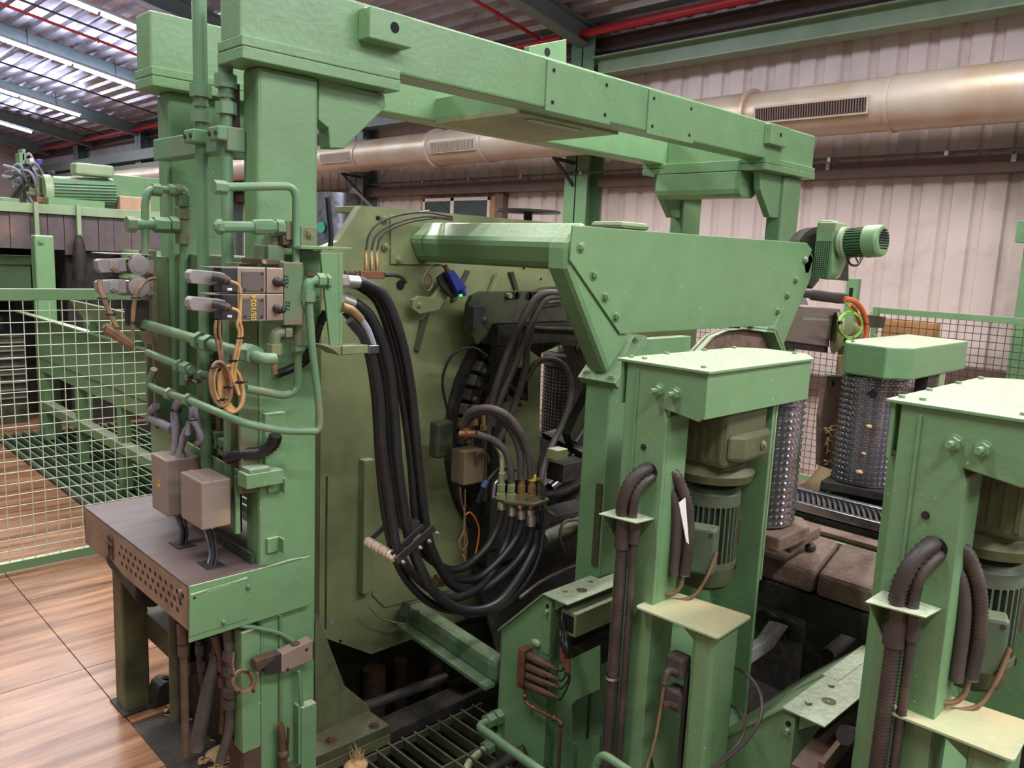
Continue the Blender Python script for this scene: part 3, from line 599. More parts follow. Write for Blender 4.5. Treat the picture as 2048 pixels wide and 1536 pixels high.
# ================================================================ FEED ROLLER STATIONS (two, 1.08 m apart along the log line)
DY = -1.082
def motor_vertical(c, zt, t, r=.13):
    """gear unit and finned motor hanging under the hood; c = axis point"""
    cx, cy = c
    g = part('gearbox', MB().box(cx-.16, cx+.17, cy-.15, cy+.14, zt-.25, zt).prism([V((cx-.16, cy-.15, zt-.10)), V((cx-.10, cy-.20, zt-.10)), V((cx+.12, cy-.20, zt-.10)), V((cx+.17, cy-.15, zt-.10))], (0, 0, -.12)), OLIVED, t, .02)
    m = MB()
    for i in range(7): m.box(cx-.165, cx-.155, cy-.13+i*.04, cy-.115+i*.04, zt-.22, zt-.02)
    part('gearbox_rib', m, OLIVED, g)
    p = V((cx+.05, cy-.202, zt-.16)); part('plug', MB().bolt(p, -Y, .014, .008), OLIVE, g)
    part('gearbox_flange', MB().lathe((cx, cy, zt-.33), Z, [(0, .10), (0, .17), (.035, .18), (.06, .15), (.08, .14), (.09, .08)], 28), OLIVED, t)
    zb = zt-.36
    part('motor_end_shield', MB().lathe((cx, cy, zb-.08), Z, [(0, r), (.05, r), (.075, r-.015), (.08, .05)], 28), MOTORG, t)
    mb = part('motor_body', MB().cyl((cx, cy, zb-.34), (cx, cy, zb-.06), r-.028, 28), MOTORG, t)
    m = MB(); n = 34
    for k in range(n):
        a = 2*pi*k/n; d = V((cos(a), sin(a), 0)); q = V((-d.y, d.x, 0))
        m.obox(V((cx, cy, zb-.205))+d*(r-.014), d*.016, q*.0035, Z*.125)
    part('cooling_fins', m, MOTORG, mb, stuff=True)
    part('fan_cowl', MB().lathe((cx, cy, zb-.46), Z, [(0, .05), (0, r-.03), (.02, r-.012), (.10, r+.004), (.125, r+.004), (.125, r-.03)], 28), OLIVED, t)
    for a in (-2.6, -1.2): 
        d = V((cos(a), sin(a), 0)); q = V((-d.y, d.x, 0)); part('cowl_clip', MB().obox(V((cx, cy, zb-.36))+d*(r+.004), d*.004, q*.02, Z*.012), DARKSTEEL, t)
    d = V((-.93, -.36, 0)); q = V((-d.y, d.x, 0))
    jb = part('terminal_box', MB().obox(V((cx, cy, zb-.25))+d*(r+.035)+V((.0, -.0, 0)), d*.045, q*.075, Z*.10), MOTORG, t, .012)
    for sx in (-.055, .055):
        for sz in (-.08, .08): part('box_screw', MB().cyl(V((cx, cy, zb-.25+sz))+d*(r+.08)+q*sx, V((cx, cy, zb-.25+sz))+d*(r+.085)+q*sx, .008, 8), DARKSTEEL, jb)
    part('name_plate', MB().obox(V((cx+.075, cy-.107, zb-.20)), V((.035, .024, 0)), V((.003, -.004, 0)), Z*.055), RUST, t)
    part('lifting_eye', MB().tube(circ((cx+.14, cy-.02, zb+.02), .03, X, Y, 14)+[V((cx+.17, cy-.02, zb+.02))], .007, 6), OLIVE, t)
def roller(cx, cy, z0, z1, r, t, sm=None):
    sm = sm or STUDM
    rl = part('roller_drum', MB().lathe((cx, cy, z0), Z, [(0, .05), (0, r-.012), (z1-z0, r-.012), (z1-z0, .05)], 48), sm, t)
    m = MB(); nz = int((z1-z0)/.0315); na = 36; w = .0122; h = .0115
    for j in range(nz):
        z = z0+(j+.5)*(z1-z0)/nz
        for k in range(na):
            a = 2*pi*k/na; d = V((cos(a), sin(a), 0)); q = V((-d.y, d.x, 0)); p = V((cx, cy, z))+d*(r-.012)
            m.add([p-q*w-Z*w, p+q*w-Z*w, p+q*w+Z*w, p-q*w+Z*w, p-q*w*.45-Z*w*.45+d*h, p+q*w*.45-Z*w*.45+d*h, p+q*w*.45+Z*w*.45+d*h, p-q*w*.45+Z*w*.45+d*h],
                  [(4, 5, 6, 7), (0, 1, 5, 4), (1, 2, 6, 5), (2, 3, 7, 6), (3, 0, 4, 7)])
    part('studs', m, sm, rl, stuff=True)
    part('roller_hub', MB().lathe((cx, cy, z1), Z, [(0, r*.9), (.03, r*.9), (.03, .06), (.1, .06)], 24), DARKSTEEL, t)
    return rl
FU = thing('feed_roller_unit', 'nearer green hooded feed stand, its hanging motor in full view beside white tagged hoses', 'feed stand', (2.9, 1.84, -1))
# stand plate facing the walkway, with the arm reaching under the hood
prof = [(2.01, -1.0), (2.01, 2.195), (1.63, 2.195), (1.63, 2.03), (1.655, 2.005), (1.815, 2.03), (1.80, 1.98), (1.80, -1.0)]
part('stand_plate', MB().prism([V((2.64, y, z)) for y, z in prof], (.02, 0, 0)), GREEN, FU, .004)
part('stand_flange', MB().prism([V((2.655, 2.01, -1)), V((2.655, 2.01, 2.195)), V((2.70, 2.055, 2.195)), V((2.70, 2.055, -1))], (.012, -.012, 0)), GREEN, FU, .003)
part('bend_line', MB().box(2.632, 2.64, 1.945, 1.953, -1, 2.17), GREEN, FU)
part('inner_flange', MB().box(2.66, 2.80, 1.80, 1.815, -1.0, 2.0), GREEN, FU, .003)
TOP = [(2.625, 2.055), (2.625, 1.615), (3.50, 1.625), (3.66, 1.74), (3.66, 1.95), (3.56, 2.055)]
part('hood_top', MB().prism([V((x, y, 2.195)) for x, y in TOP], (0, 0, .012)), GREEN, FU, .003)
SD = [(2.64, 2.04), (2.64, 1.63), (3.50, 1.638), (3.645, 1.745), (3.645, 1.945), (3.55, 2.04)]
m = MB()
for (a, b) in zip(SD[1:], SD[2:]+SD[:1]):
    a3, b3 = V((a[0], a[1], 2.02)), V((b[0], b[1], 2.02)); d = (b3-a3).normalized(); nrm = V((d.y, -d.x, 0))
    m.prism([a3, b3, b3-nrm*.012, a3-nrm*.012], (0, 0, .176))
part('hood_skirt', m, GREEN, FU)
part('hood_floor', MB().prism([V((x, y, 2.025)) for x, y in [(2.66, 2.03), (2.66, 1.66), (3.2, 1.66), (3.2, 2.03)]], (0, 0, .015)), OLIVE, FU)
for x, y in ((2.69, 2.03), (2.70, 1.97), (2.70, 1.69), (2.95, 2.035), (3.25, 2.035), (3.5, 2.03), (3.58, 1.76)): part('cap_screw', MB().cyl((x, y, 2.207), (x, y, 2.216), .011, 8), GREEN, FU)
for y, z in ((1.846, 2.102), (1.766, 2.10)):
    b = part('tie_rod', MB().lathe((2.64, y, z), -X, [(0, .026), (.006, .026), (.006, .006)], 16).hexn((2.634, y, z), -X, .021, .018).cyl((2.616, y, z), (2.585, y, z), .0105, 10), GREEN, FU)
p = V((2.64, 1.90, 1.86)); part('bolt', MB().bolt(p, -X, .009, .01), DARKSTEEL, FU)
motor_vertical((3.06, 1.83), 2.02, FU)
part('bearing_plate', MB().box(3.262, 3.285, 1.675, 2.06, -1.0, 2.02), GREEN, FU, .004)
part('plate_edge', MB().box(3.285, 3.297, 1.672, 1.688, 1.2, 2.02), PALEGR, FU)
roller(3.50, 1.84, 1.41, 2.02, .18, FU)
part('roller_shoe', MB().prism([V((3.33, 1.62, 1.33)), V((3.62, 1.62, 1.33)), V((3.72, 1.70, 1.33)), V((3.72, 2.0, 1.33)), V((3.33, 2.05, 1.33))], (0, 0, .07)), DUSTBR, FU, .01)
part('lower_skirt', MB().prism([V((2.68, 2.04, .9)), V((3.26, 2.04, .9)), V((3.26, 2.04, -1)), V((2.68, 2.04, -1))], (0, -.012, 0)), GREEN, FU)
part('sloped_plate', MB().prism([V((2.70, 2.0, 1.22)), V((3.26, 2.0, 1.28)), V((3.26, 1.70, .5)), V((2.70, 1.72, .3))], (0, -.012, -.01)), GREEN, FU)
# triangular conduit shelf
part('conduit_shelf', MB().prism([V((2.64, 2.00, 1.575)), V((2.64, 1.82, 1.575)), V((2.53, 1.83, 1.575)), V((2.50, 2.00, 1.575))], (0, 0, .006)), GREEN, FU, .002)
part('shelf_web', MB().prism([V((2.64, 1.995, 1.575)), V((2.51, 1.995, 1.575)), V((2.64, 1.97, 1.40))], (0, -.006, 0)), GREEN, FU)
part('cable_hole', MB().cyl((2.637, 1.86, 1.765), (2.641, 1.86, 1.765), .035, 18), HOLE, FU)
part('tube_hook', MB().cyl((2.63, 1.82, .45), (2.60, 1.82, .45), .012, 8).cyl((2.61, 1.82, .45), (2.61, 1.82, .2), .012, 8), DARKSTEEL, FU)
# conduits of the stand: from the wall hole down through the shelf and to the floor
def conduit(path, r, label, mat_=CORR, ridged=True, group=None):
    P = spl(path, 8); t = one('flexible_conduit', None, None, label, 'conduit', group) if False else None
    m = MB()
    if ridged:
        Q = [P[0]]
        for a, b in zip(P[:-1], P[1:]):
            n = max(1, int((b-a).length/.006))
            for i in range(1, n+1): Q.append(a+(b-a)*i/n)
        m.tube(Q, [r if i % 2 else r*.82 for i in range(len(Q))], 10)
    else: m.tube(P, r, 10)
    return m
def stand_conduits(dy, which):
    o = V((0, dy, 0))
    def q(x, y, z): return V((x, y+dy, z))
    A = conduit([q(2.70, 1.86, 1.77), q(2.62, 1.87, 1.775), q(2.565, 1.90, 1.72), q(2.555, 1.92, 1.64), q(2.56, 1.925, 1.585)], .029, '')
    one('flexible_conduit', A, CORR, 'thick ribbed conduit bending out of the %s stand plate onto its shelf' % which, 'conduit')
    B = conduit([q(2.70, 1.84, 1.75), q(2.62, 1.85, 1.74), q(2.575, 1.875, 1.68), q(2.575, 1.885, 1.585)], .021, '')
    one('flexible_conduit', B, CORR, 'thinner ribbed conduit beside the thick one above the shelf of the %s stand' % which, 'conduit')
    t = thing('conduit_drop', 'pair of dusty conduits falling from the shelf of the %s stand to the floor' % which, 'conduit', q(2.57, 1.92, -1))
    part('gland', MB().hexn(q(2.575, 1.925, 1.57), -Z, .036, .05).cyl(q(2.575, 1.925, 1.52), q(2.575, 1.925, 1.44), .034, 12), CORR, t)
    part('gland', MB().hexn(q(2.59, 1.88, 1.57), -Z, .026, .04).cyl(q(2.59, 1.88, 1.53), q(2.59, 1.88, 1.47), .024, 12), CORR, t)
    part('tube', conduit([q(2.575, 1.925, 1.46), q(2.58, 1.93, 1.0), q(2.585, 1.94, .4), q(2.58, 1.95, -.9)], .027, ''), CORR, t)
    part('tube', conduit([q(2.59, 1.88, 1.48), q(2.60, 1.885, 1.0), q(2.605, 1.89, .4), q(2.60, 1.90, -.9)], .017, ''), CORR, t)
    part('strap', MB().lathe(q(2.58, 1.935, .86), Z, [(0, .031), (.012, .031)], 14), ZINC, t)
    # hoses between the plate and the motor
    H = thing('motor_hose_bundle', 'three dusty motor hoses looping behind the %s stand plate' % which, 'hose', q(2.76, 1.74, 1.2))
    part('hose', conduit([q(2.70, 1.84, 1.77), q(2.735, 1.80, 1.745), q(2.77, 1.76, 1.63), q(2.78, 1.745, 1.48), q(2.775, 1.75, 1.33)], .026, ''), CORR, H)
    part('hose', MB().tube(spl([q(2.70, 1.85, 1.71), q(2.73, 1.81, 1.67), q(2.745, 1.785, 1.55), q(2.745, 1.78, 1.32)], 6), .022, 10), DUSTYR, H)
    part('cable', MB().tube(spl([q(2.775, 1.75, 1.35), q(2.765, 1.76, 1.27), q(2.73, 1.80, 1.24), q(2.69, 1.90, 1.26)], 6), .009, 8), BRNCAB, H)
    part('cable', MB().tube(spl([q(2.90, 1.68, 1.42), q(2.86, 1.70, 1.30), q(2.80, 1.74, 1.22), q(2.70, 1.88, 1.20)], 6), .008, 8), BRNCAB, H)
stand_conduits(0, 'nearer hooded'); stand_conduits(DY, 'right edge')
tg = one('paper_tag', MB().prism([at(q[0], q[1], y=1.60) for q in ((1358, 1006), (1371, 996), (1378, 1088), (1373, 1084))], (0, .002, 0)), WHITE, 'white paper strip hanging on the hoses of the hooded stand with visible motor', 'tag')
F2 = dup(FU, (0, DY, 0), 'green hooded feed stand cut by the right edge of the picture, its motor half hidden')
# opposite roller with its hood (across the log line)
OP = thing('opposite_feed_unit', 'green blunt cornered hood over the full studded roller at right, across the log line', 'feed stand', (5.0, 1.84, -1))
T2 = [(4.588, 1.955), (4.55, 1.712), (4.672, 1.606), (5.59, 1.613), (5.69, 2.02), (4.71, 2.015)]
part('hood', MB().prism([V((x, y, 2.02)) for x, y in T2], (0, 0, .18)), GREEN, OP, .01)
for x, y in ((4.62, 1.93), (4.72, 2.0), (4.9, 2.04), (5.2, 2.04)): part('cap_screw', MB().cyl((x, y, 2.20), (x, y, 2.212), .011, 8), GREEN, OP)
rl = roller(4.76, 1.838, 1.385, 2.01, .18, OP)
for ang, z, s in ((-2.78, 1.925, .022),):
    d = V((cos(ang), sin(ang), 0)); part('roller_hole', MB().cyl(V((4.76, 1.838, z))+d*.168, V((4.76, 1.838, z))+d*.182, s, 14), HOLE, rl)
for c_, r_ in (((4.590, 1.776, 1.74), .020), ((4.592, 1.79, 1.58), .016), ((4.588, 1.80, 1.47), .022)): part('chip', MB().ball(c_, r_, 8, (.5, 1, .6)), CHIPS, rl)
part('roller_base', MB().prism([V((4.55, 2.0, 1.33)), V((4.60, 1.63, 1.33)), V((4.95, 1.62, 1.33)), V((4.98, 2.05, 1.33))], (0, 0, .05)), GRIME_SHADE, OP, .006)
part('pedestal', MB().box(4.66, 5.3, 1.66, 2.05, -.9, 1.33), GRIME_SHADE, OP, .006)
part('bearing_block', MB().box(5.0, 5.14, 1.63, 1.70, 1.6, 2.02), DARKSTEEL, OP); part('back_plate', MB().box(5.16, 5.26, 1.62, 1.66, 1.5, 2.02), PALEGR, OP)
# bark covered scraper plate and splintered wood left of the roller
bs = thing('scraper_arm', 'bark smeared upright plate left of the right roller', 'plate', (4.8, 2.1, 1.0))
part('plate', MB().prism([at(q[0], q[1], y=2.10) for q in ((1655, 752), (1705, 755), (1692, 900), (1668, 940), (1640, 930), (1642, 830))], (0, .03, 0)), DUSTBR, bs, .004)
p = at(1666, 768, y=2.10); part('bolt', MB().bolt(p, -Y, .014, .01), DARKSTEEL, bs)
part('top_edge', MB().bar(at(1655, 750, y=2.09), at(1708, 755, y=2.09), .03, .012), PALEGR, bs)
m = MB()
random.seed(3)
for i in range(70):
    p = at(random.uniform(1648, 1690), random.uniform(850, 945), y=2.07); d = V((random.uniform(-1, 1), random.uniform(-1, 0), random.uniform(-1, .6))).normalized()*random.uniform(.02, .07)
    m.tube([p, p+d], [.006, .001], 4)
one('bark_shreds', m, CHIPS, 'splintered bark shreds stuck beside the right roller', 'bark', kind='stuff')

# ================================================================ LOG CHAIN AND DUSTY APRON BETWEEN THE ROLLERS
CH = thing('log_chain_conveyor', 'bright steel chain track with black links running between the rollers', 'conveyor', (4.12, 1.0, 1.3))
part('rail', MB().box(4.00, 4.03, -1.5, 3.0, 1.33, 1.385), STEEL, CH, .003); part('rail', MB().box(4.20, 4.24, -1.5, 3.0, 1.35, 1.40), STEEL, CH, .003)
part('bed', MB().box(4.0, 4.24, -1.5, 3.0, 1.28, 1.34), GRIME_SHADE, CH)
m = MB(); y = -.4; i = 0
while y < 2.95:
    for x_ in (4.055, 4.085, 4.115, 4.145, 4.175):
        yy = y+(.015 if int((x_-4)*100) % 2 else 0); m.prism([V((x_-.012, yy, 1.36)), V((x_, yy+.013, 1.385)), V((x_+.012, yy, 1.36)), V((x_, yy-.013, 1.36))], (0, 0, .012))
    y += .03
part('chain_links', m, DARKSTEEL, CH, stuff=True)
AP = thing('dusty_apron', 'brown dust caked apron blocks below the chain track', 'apron', (3.85, 1.0, 1.0))
part('slat', MB().box(3.88, 3.98, -1.5, 3.0, 1.285, 1.305), DUSTBR, AP, .004); part('slat_edge', MB().box(3.86, 3.90, -1.5, 3.0, 1.25, 1.275), PALEGR, AP)
for y0, y1 in ((1.57, 2.25), (.9, 1.555), (.2, .885)): part('apron_block', MB().prism([V((3.86, y0, 1.29)), V((3.62, y0, 1.19)), V((3.60, y0, 1.08)), V((3.86, y0, 1.08))], (0, y1-y0, 0)), DUSTBR, AP, .02)
p = V((3.74, 1.66, 1.255)); part('bolt_head', MB().ball(p, .028, 10), DARKSTEEL, AP)
part('under_beam', MB().box(3.60, 3.95, -1.5, 3.0, .94, 1.075), GRIME_SHADE, AP, .01)
sh = one('roller_toe', MB().obox((3.66, 1.70, 1.32), (.09, -.03, .03), (.02, .06, 0), (0, .0, .03)), DUSTBR, 'dusty blunt toe block under the nearer studded roller', 'block', bevel=.01)
pb = thing('cross_plate', 'pale green bolted cross plate under the flexible exhaust hose', 'plate', (4.5, 2.3, 1.2))
part('plate', MB().prism([at(q[0], q[1], z=1.30) for q in ((1620, 995), (1700, 962), (1700, 990), (1668, 1002))], (0, 0, -.03)), PALEGR, pb, .003)
p = at(1646, 986, z=1.30); part('bolt', MB().bolt(p, Z, .012, .012), DARKSTEEL, pb)

# lever with worn bright face down in the pit between the stands
LEVERM = mat('worn_lever', (196, 194, 190), .4, metal=.0, var=.15, rgb2=(96, 92, 86), mix2=.4)
LV = thing('crank_lever', 'grey steel crank lever with round bosses down in the dark pit', 'lever', (3.6, 1.3, .4))
part('lever_arm', MB().prism([at(q[0], q[1], y=1.74) for q in ((1500, 1330), (1502, 1300), (1532, 1283), (1556, 1248), (1578, 1252), (1546, 1298))], (0, .05, 0)), LEVERM, LV, .005)
part('boss', MB().cyl(at(1546, 1258, y=1.82), at(1546, 1258, y=1.82)+V((.05, .08, 0)), .065, 20), DKOLIVE, LV, .006)
part('boss', MB().cyl(at(1590, 1274, y=1.72), at(1590, 1274, y=1.72)+V((.04, .08, 0)), .065, 20), DKOLIVE, LV, .006)
part('pin', MB().cyl(at(1590, 1274, y=1.69), at(1590, 1274, y=1.73), .03, 14), DARKSTEEL, LV)
one('hydraulic_cylinder', MB().cyl(at(1655, 1310, y=1.62), at(1740, 1238, y=1.62), .035, 14), GRIME_SHADE, 'black greasy cylinder in the pit beside the crank lever', 'cylinder')

# ================================================================ TROUGH COVERS (two alike, 1.12 m apart)
TC = thing('trough_cover', 'green trough housing with the copper lubricator on its end plate', 'housing', (3.1, 2.5, -1))
xe = 2.865
part('end_plate', MB().prism([V((xe, y, z)) for y, z in ((2.60, .93), (2.55, .905), (2.55, -1), (2.90, -1), (2.905, .625))], (.012, 0, 0)), GREEN, TC, .003)
part('top_plate', MB().prism([V((xe-.02, 2.60, .938)), V((xe-.02, 2.43, .938)), V((3.62, 2.43, .938)), V((3.62, 2.545, .938)), V((3.22, 2.545, .938)), V((3.22, 2.60, .938))], (0, 0, -.008)), GREEN, TC, .002)
part('slope_plate', MB().prism([V((xe-.02, 2.60, .938)), V((3.22, 2.60, .938)), V((3.22, 2.915, .625)), V((xe-.02, 2.915, .625))], (0, -.006, -.008)), GREEN, TC, .002)
part('corner_plate', MB().box(xe-.004, xe+.0, 2.55, 2.60, .62, .91), GREEN, TC, .001)
part('rib_web', MB().prism([V((xe+.012, 2.54, .93)), V((xe+.012, 2.54, .86)), V((xe+.012, 2.45, .93))], (.006, 0, 0)), GREEN, TC)
part('side_plate', MB().box(xe+.012, 3.2, 2.55, 2.56, -1.0, .93), GREEN, TC)
for x_, rr in ((2.95, .014), (3.15, .012)): part('cap_screw', MB().cyl((x_, 2.545, .938), (x_, 2.545, .948), rr, 10), GREEN, TC)
part('slot_hole', MB().lathe((3.03, 2.50, .9385), Z, [(0, .005), (.001, .028)], 16), DKOLIVE, TC)
for z_, mm in ((.875, HOLE), (.845, GREEN)): part('stud', MB().cyl((xe-.007 if mm is HOLE else xe-.022, 2.575, z_), (xe+.002, 2.575, z_), .011, 10), mm, TC)
TC2 = dup(TC, (-.045, -1.313, 0), 'green trough housing right of the post with pale step plate, bare end plate')
part('slope_extension', MB().prism([V((3.165, 1.295, .938)), V((3.62, 1.295, .938)), V((3.62, 1.60, .625)), V((3.165, 1.60, .625))], (0, -.006, -.008)), GREEN, TC2); part('top_extension', MB().box(3.17, 3.575, 1.228, 1.30, .930, .938), GREEN, TC2)
ex = thing('guide_bars', 'two stacked dusty square bars under the lip of the trough housing', 'bar', (3.2, 2.45, .55))
part('bar', MB().box(2.88, 3.6, 2.40, 2.50, .765, .885), OLIVE, ex, .004); part('bar', MB().box(2.95, 3.6, 2.40, 2.50, .55, .68), DARKSTEEL, ex, .004)
part('bar_void', MB().box(2.876, 2.881, 2.415, 2.487, .785, .868), HOLE, ex)
sk = thing('stand_skirt', 'green skirt panel with a square cutout below the guide bars', 'panel', (2.95, 2.4, -1))
for L in (((1106, 1335), (1200, 1290), (1200, 1378), (1152, 1400), (1142, 1412), (1103, 1412)), ((1103, 1412), (1142, 1412), (1145, 1485), (1150, 1487), (1148, 1545), (1095, 1545)), ((1150, 1487), (1200, 1470), (1198, 1545), (1148, 1545))):
    part('panel', MB().prism([at(q[0], q[1], x=2.93) for q in L], (.008, 0, 0)), GREEN, sk)
# copper lubricator manifold
LB = thing('lubricator_manifold', 'rusty copper lubricator block with four finger like injectors', 'lubricator', at(1060, 1350, x=2.83))
a = at(1044, 1292, x=2.83); b = at(1057, 1378, x=2.83)
part('block', MB().box(2.80, 2.862, a.y-.045, a.y, b.z, a.z), COPPER, LB, .004)
inj = [((1059, 1312), (1112, 1338)), ((1058, 1333), (1115, 1358)), ((1057, 1351), (1115, 1374)), ((1055, 1368), (1114, 1395))]
for k, (p, q) in enumerate(inj):
    A = at(p[0], p[1], x=2.83); B = at(q[0], q[1], x=2.79); d = B-A
    part('injector', MB().tube([A, A+d*.62, A+d*.63, A+d*.80, A+d*.81, B], [.0225, .0215, .016, .016, .011, .011], 12), RUST, LB)
    part('tip', MB().cyl(B, B+d.normalized()*.01, .007, 8), BRASS, LB)
    top = at((1119, 1122, 1124, 1126)[k], (1246, 1245, 1244, 1243)[k], x=2.87)
    C = at((1126, 1131, 1136, 1139)[k], (1338, 1350, 1360, 1362)[k], x=2.78)
    part('feed_line', MB().tube(spl([B, B+d.normalized()*.03+V((.0, 0, .0)), C, C+V((0, .01, .05))], 6), .005, 6), DARKSTEEL, LB)
    part('ferrule', MB().cyl(C+V((0, .01, .04)), C+V((0, .015, .11)), .010, 8), COPPER, LB)
    part('feed_hose', MB().tube(spl([C+V((0, .015, .10)), C+V((.0, .03, .17)), top], 6), .009, 8), BLACKR, LB)
pth = rnd(pts([(1050, 1378), (1050, 1402), (1062, 1413), (1112, 1438), (1122, 1443), (1120, 1470), (1117, 1545)], x=2.82), .015, 3)
part('supply_pipe', MB().tube(pth, .009, 8), COPPER, LB)
for q in ((1050, 1392), (1066, 1415), (1108, 1436), (1122, 1448)): p = at(q[0], q[1], x=2.82); part('pipe_fitting', MB().ball(p, .016, 8), COPPER, LB)
part('silicone_blob', MB().ball(at(1072, 1286, x=2.86), .035, 10, (.5, 1, .6)), PALEGR, LB)

# step posts with rounded top plates (two)
def step_post():
    t = thing('step_post', 'square green post with a dusty tan rounded step plate, in front of the nearer stand', 'post', (2.72, 1.58, -1))
    c = [(2.578, 1.845), (2.83, 1.842), (2.877, 1.483), (2.596, 1.468)]
    P = []
    for i in range(4):
        a, b, d = V((*c[i-1], 1.215)), V((*c[i], 1.215)), V((*c[(i+1) % 4], 1.215)); u1 = (a-b).normalized()*.022; u2 = (d-b).normalized()*.022
        for j in range(5): s = j/4; P.append((b+u1)*(1-s)**2+b*2*s*(1-s)+(b+u2)*s*s)
    part('step_plate', MB().prism(P, (0, 0, -.010)), STEPM, t, .002)
    part('post', MB().box(2.622, 2.80, 1.487, 1.60, -1, 1.205), GREEN, t, .025)
    part('gusset', MB().prism([V((2.70, 1.60, 1.205)), V((2.70, 1.78, 1.205)), V((2.70, 1.60, 1.09))], (.008, 0, 0)), GREEN, t)
    return t
STEPM = mat('step_plate_dusty', (158, 176, 136), .6, var=.1, rgb2=(196, 176, 132), mix2=.55, scale2=4, dust=.6, dustc=(200, 190, 150))
SP = step_post(); dup(SP, (.0, -.985, 0), 'square green post with a pale green rounded step plate in the lower right corner')
SB = thing('post_sensors', 'two dusty cube sensors with brown plugs clipped on the back of the tan step post', 'sensor', (2.66, 1.66, .6))
for (cx, cy), plug in (((1355, 1330), ((1335, 1340), (1328, 1368))), ((1352, 1396), ((1332, 1408), (1324, 1412)))):
    c = at(cx, cy, y=1.66); s = part('sensor_cube', MB().box(c.x-.03, c.x+.04, 1.62, 1.70, c.z-.045, c.z+.045), DUSTYR, SB, .012)
    q = [at(a, b, y=1.64) for a, b in plug]; part('plug', MB().tube(rnd([c+V((-.02, -.02, -.02)), q[0], q[1]], .02, 3), .014, 8), RUST, SB)
part('cable', MB().tube(spl(pts([(1328, 1372), (1322, 1410), (1312, 1470), (1303, 1505), (1290, 1545)], y=1.64), 6), .006, 6), BRNCAB, SB)
part('mounting_strip', MB().box(2.63, 2.68, 1.605, 1.62, .2, 1.0), DARKSTEEL, SB)
for nm, P in (('outer grey brown cable arcing out from the tan step post', [(1462, 1332), (1490, 1345), (1515, 1375), (1524, 1410), (1515, 1450), (1480, 1495), (1430, 1535), (1395, 1560)]), ('inner grey brown cable arcing out from the tan step post', [(1458, 1410), (1475, 1418), (1488, 1440), (1488, 1465), (1470, 1495), (1425, 1535), (1390, 1560)])):
    one('sensor_cable', MB().tube(spl(pts(P, x=(2.81, 2.45)), 6), .0065, 8), DUSTYR, nm, 'cable')
# big bent green pipes at the lower middle
def bigpipe(P, r, x, label, fit=True, m_=GREENP):
    t = thing('hydraulic_pipe', label, 'pipe', pts(P, x=x)[-1]); Q = pts(P, x=x)
    part('tube', MB().tube(rnd(Q, .09, 6), r, 12), m_, t)
    if fit:
        d = (Q[0]-Q[1]).normalized(); part('nut', MB().hexn(Q[0]-d*.06, d, r*1.75, .05), GREENP, t, .002); part('nut', MB().hexn(Q[0], d, r*1.95, .04), GREENP, t, .002); part('boss', MB().cyl(Q[0]+d*.03, Q[0]+d*.10, r*1.8, 12), GREENP, t)
    return t
bigpipe([(988, 1437), (955, 1452), (1010, 1492), (1105, 1560)], .0225, (2.82, 2.45), 'thick speckled green pipe bending under the end plate, topmost of the bent pipes')
bigpipe([(985, 1488), (940, 1520), (925, 1560)], .0225, (2.82, 2.5), 'dull green pipe below the speckled bent pipe, running out of the bottom edge', True, OLIVE)
bigpipe([(1050, 1500), (990, 1532), (960, 1560)], .03, (2.82, 2.6), 'dark fat hose pipe behind the lowest bent pipe at the bottom edge', False, DARKSTEEL)
bigpipe([(1188, 1560), (1192, 1525), (1206, 1508), (1262, 1545)], .018, 2.45, 'short arched green pipe at the bottom edge left of the tan step post', False)
# foot of the right cover: brown channel, round bar, cartons
bc = thing('brown_channel', 'brown dusty channel beam running under the right trough housing', 'beam', (2.9, 1.0, .4))
part('channel', MB().bar(at(1610, 1545, x=2.62), at(1700, 1425, x=3.2), .10, .02).bar(at(1640, 1545, x=2.62), at(1725, 1440, x=3.2), .02, .07), RUST, bc)
one('round_bar', MB().cyl(at(1690, 1470, x=2.7), at(1760, 1490, x=2.9), .035, 14), GRIME_SHADE, 'black stub of a round bar beside the right stand foot', 'bar')
for nm, q in (('upper printed carton behind the right step post, with faint line print', ((1766, 1420), (1792, 1495))), ('right printed carton behind the thin conduit, below the pale step plate', ((1818, 1435), (1860, 1518))), ('lower carton at the bottom edge under the printed ones', ((1756, 1496), (1795, 1545)))):
    a, b = at(*q[0], x=3.0), at(*q[1], x=3.0); ct = thing('carton', nm, 'box', V((3.08, (a.y+b.y)/2, b.z)))
    part('case', MB().box(3.0, 3.15, a.y, b.y, a.z, b.z), WOODY, ct, .004); m = MB()
    for i in range(5): z_ = a.z-.02-i*.016; m.box(2.998, 3.0, a.y-.015, b.y+.03, z_, z_-.004)
    part('print_lines', m, BRNCAB, ct)
# ================================================================ HYDRAULICS ON THE LEFT COLUMNS
def nut_on(m, p, d, r, h=.03): m.hexn(V(p)-V(d)*h/2, d, r, h); return m
def pipe_thing(name, label, P, r, bend=.05, nuts=(), m_=GREENP, clips=(), rnut=1.7, cat='pipe'):
    t = thing(name, label, cat, P[-1]); Q = rnd(P, bend, 5); part('tube', MB().tube(Q, r, 12), m_, t)
    for p, d, *rest in nuts:
        h = rest[0] if rest else .035; part('union_nut', nut_on(MB(), p, V(d).normalized(), r*rnut, h), rest[1] if len(rest) > 1 else GREENP, t, .002)
    return t
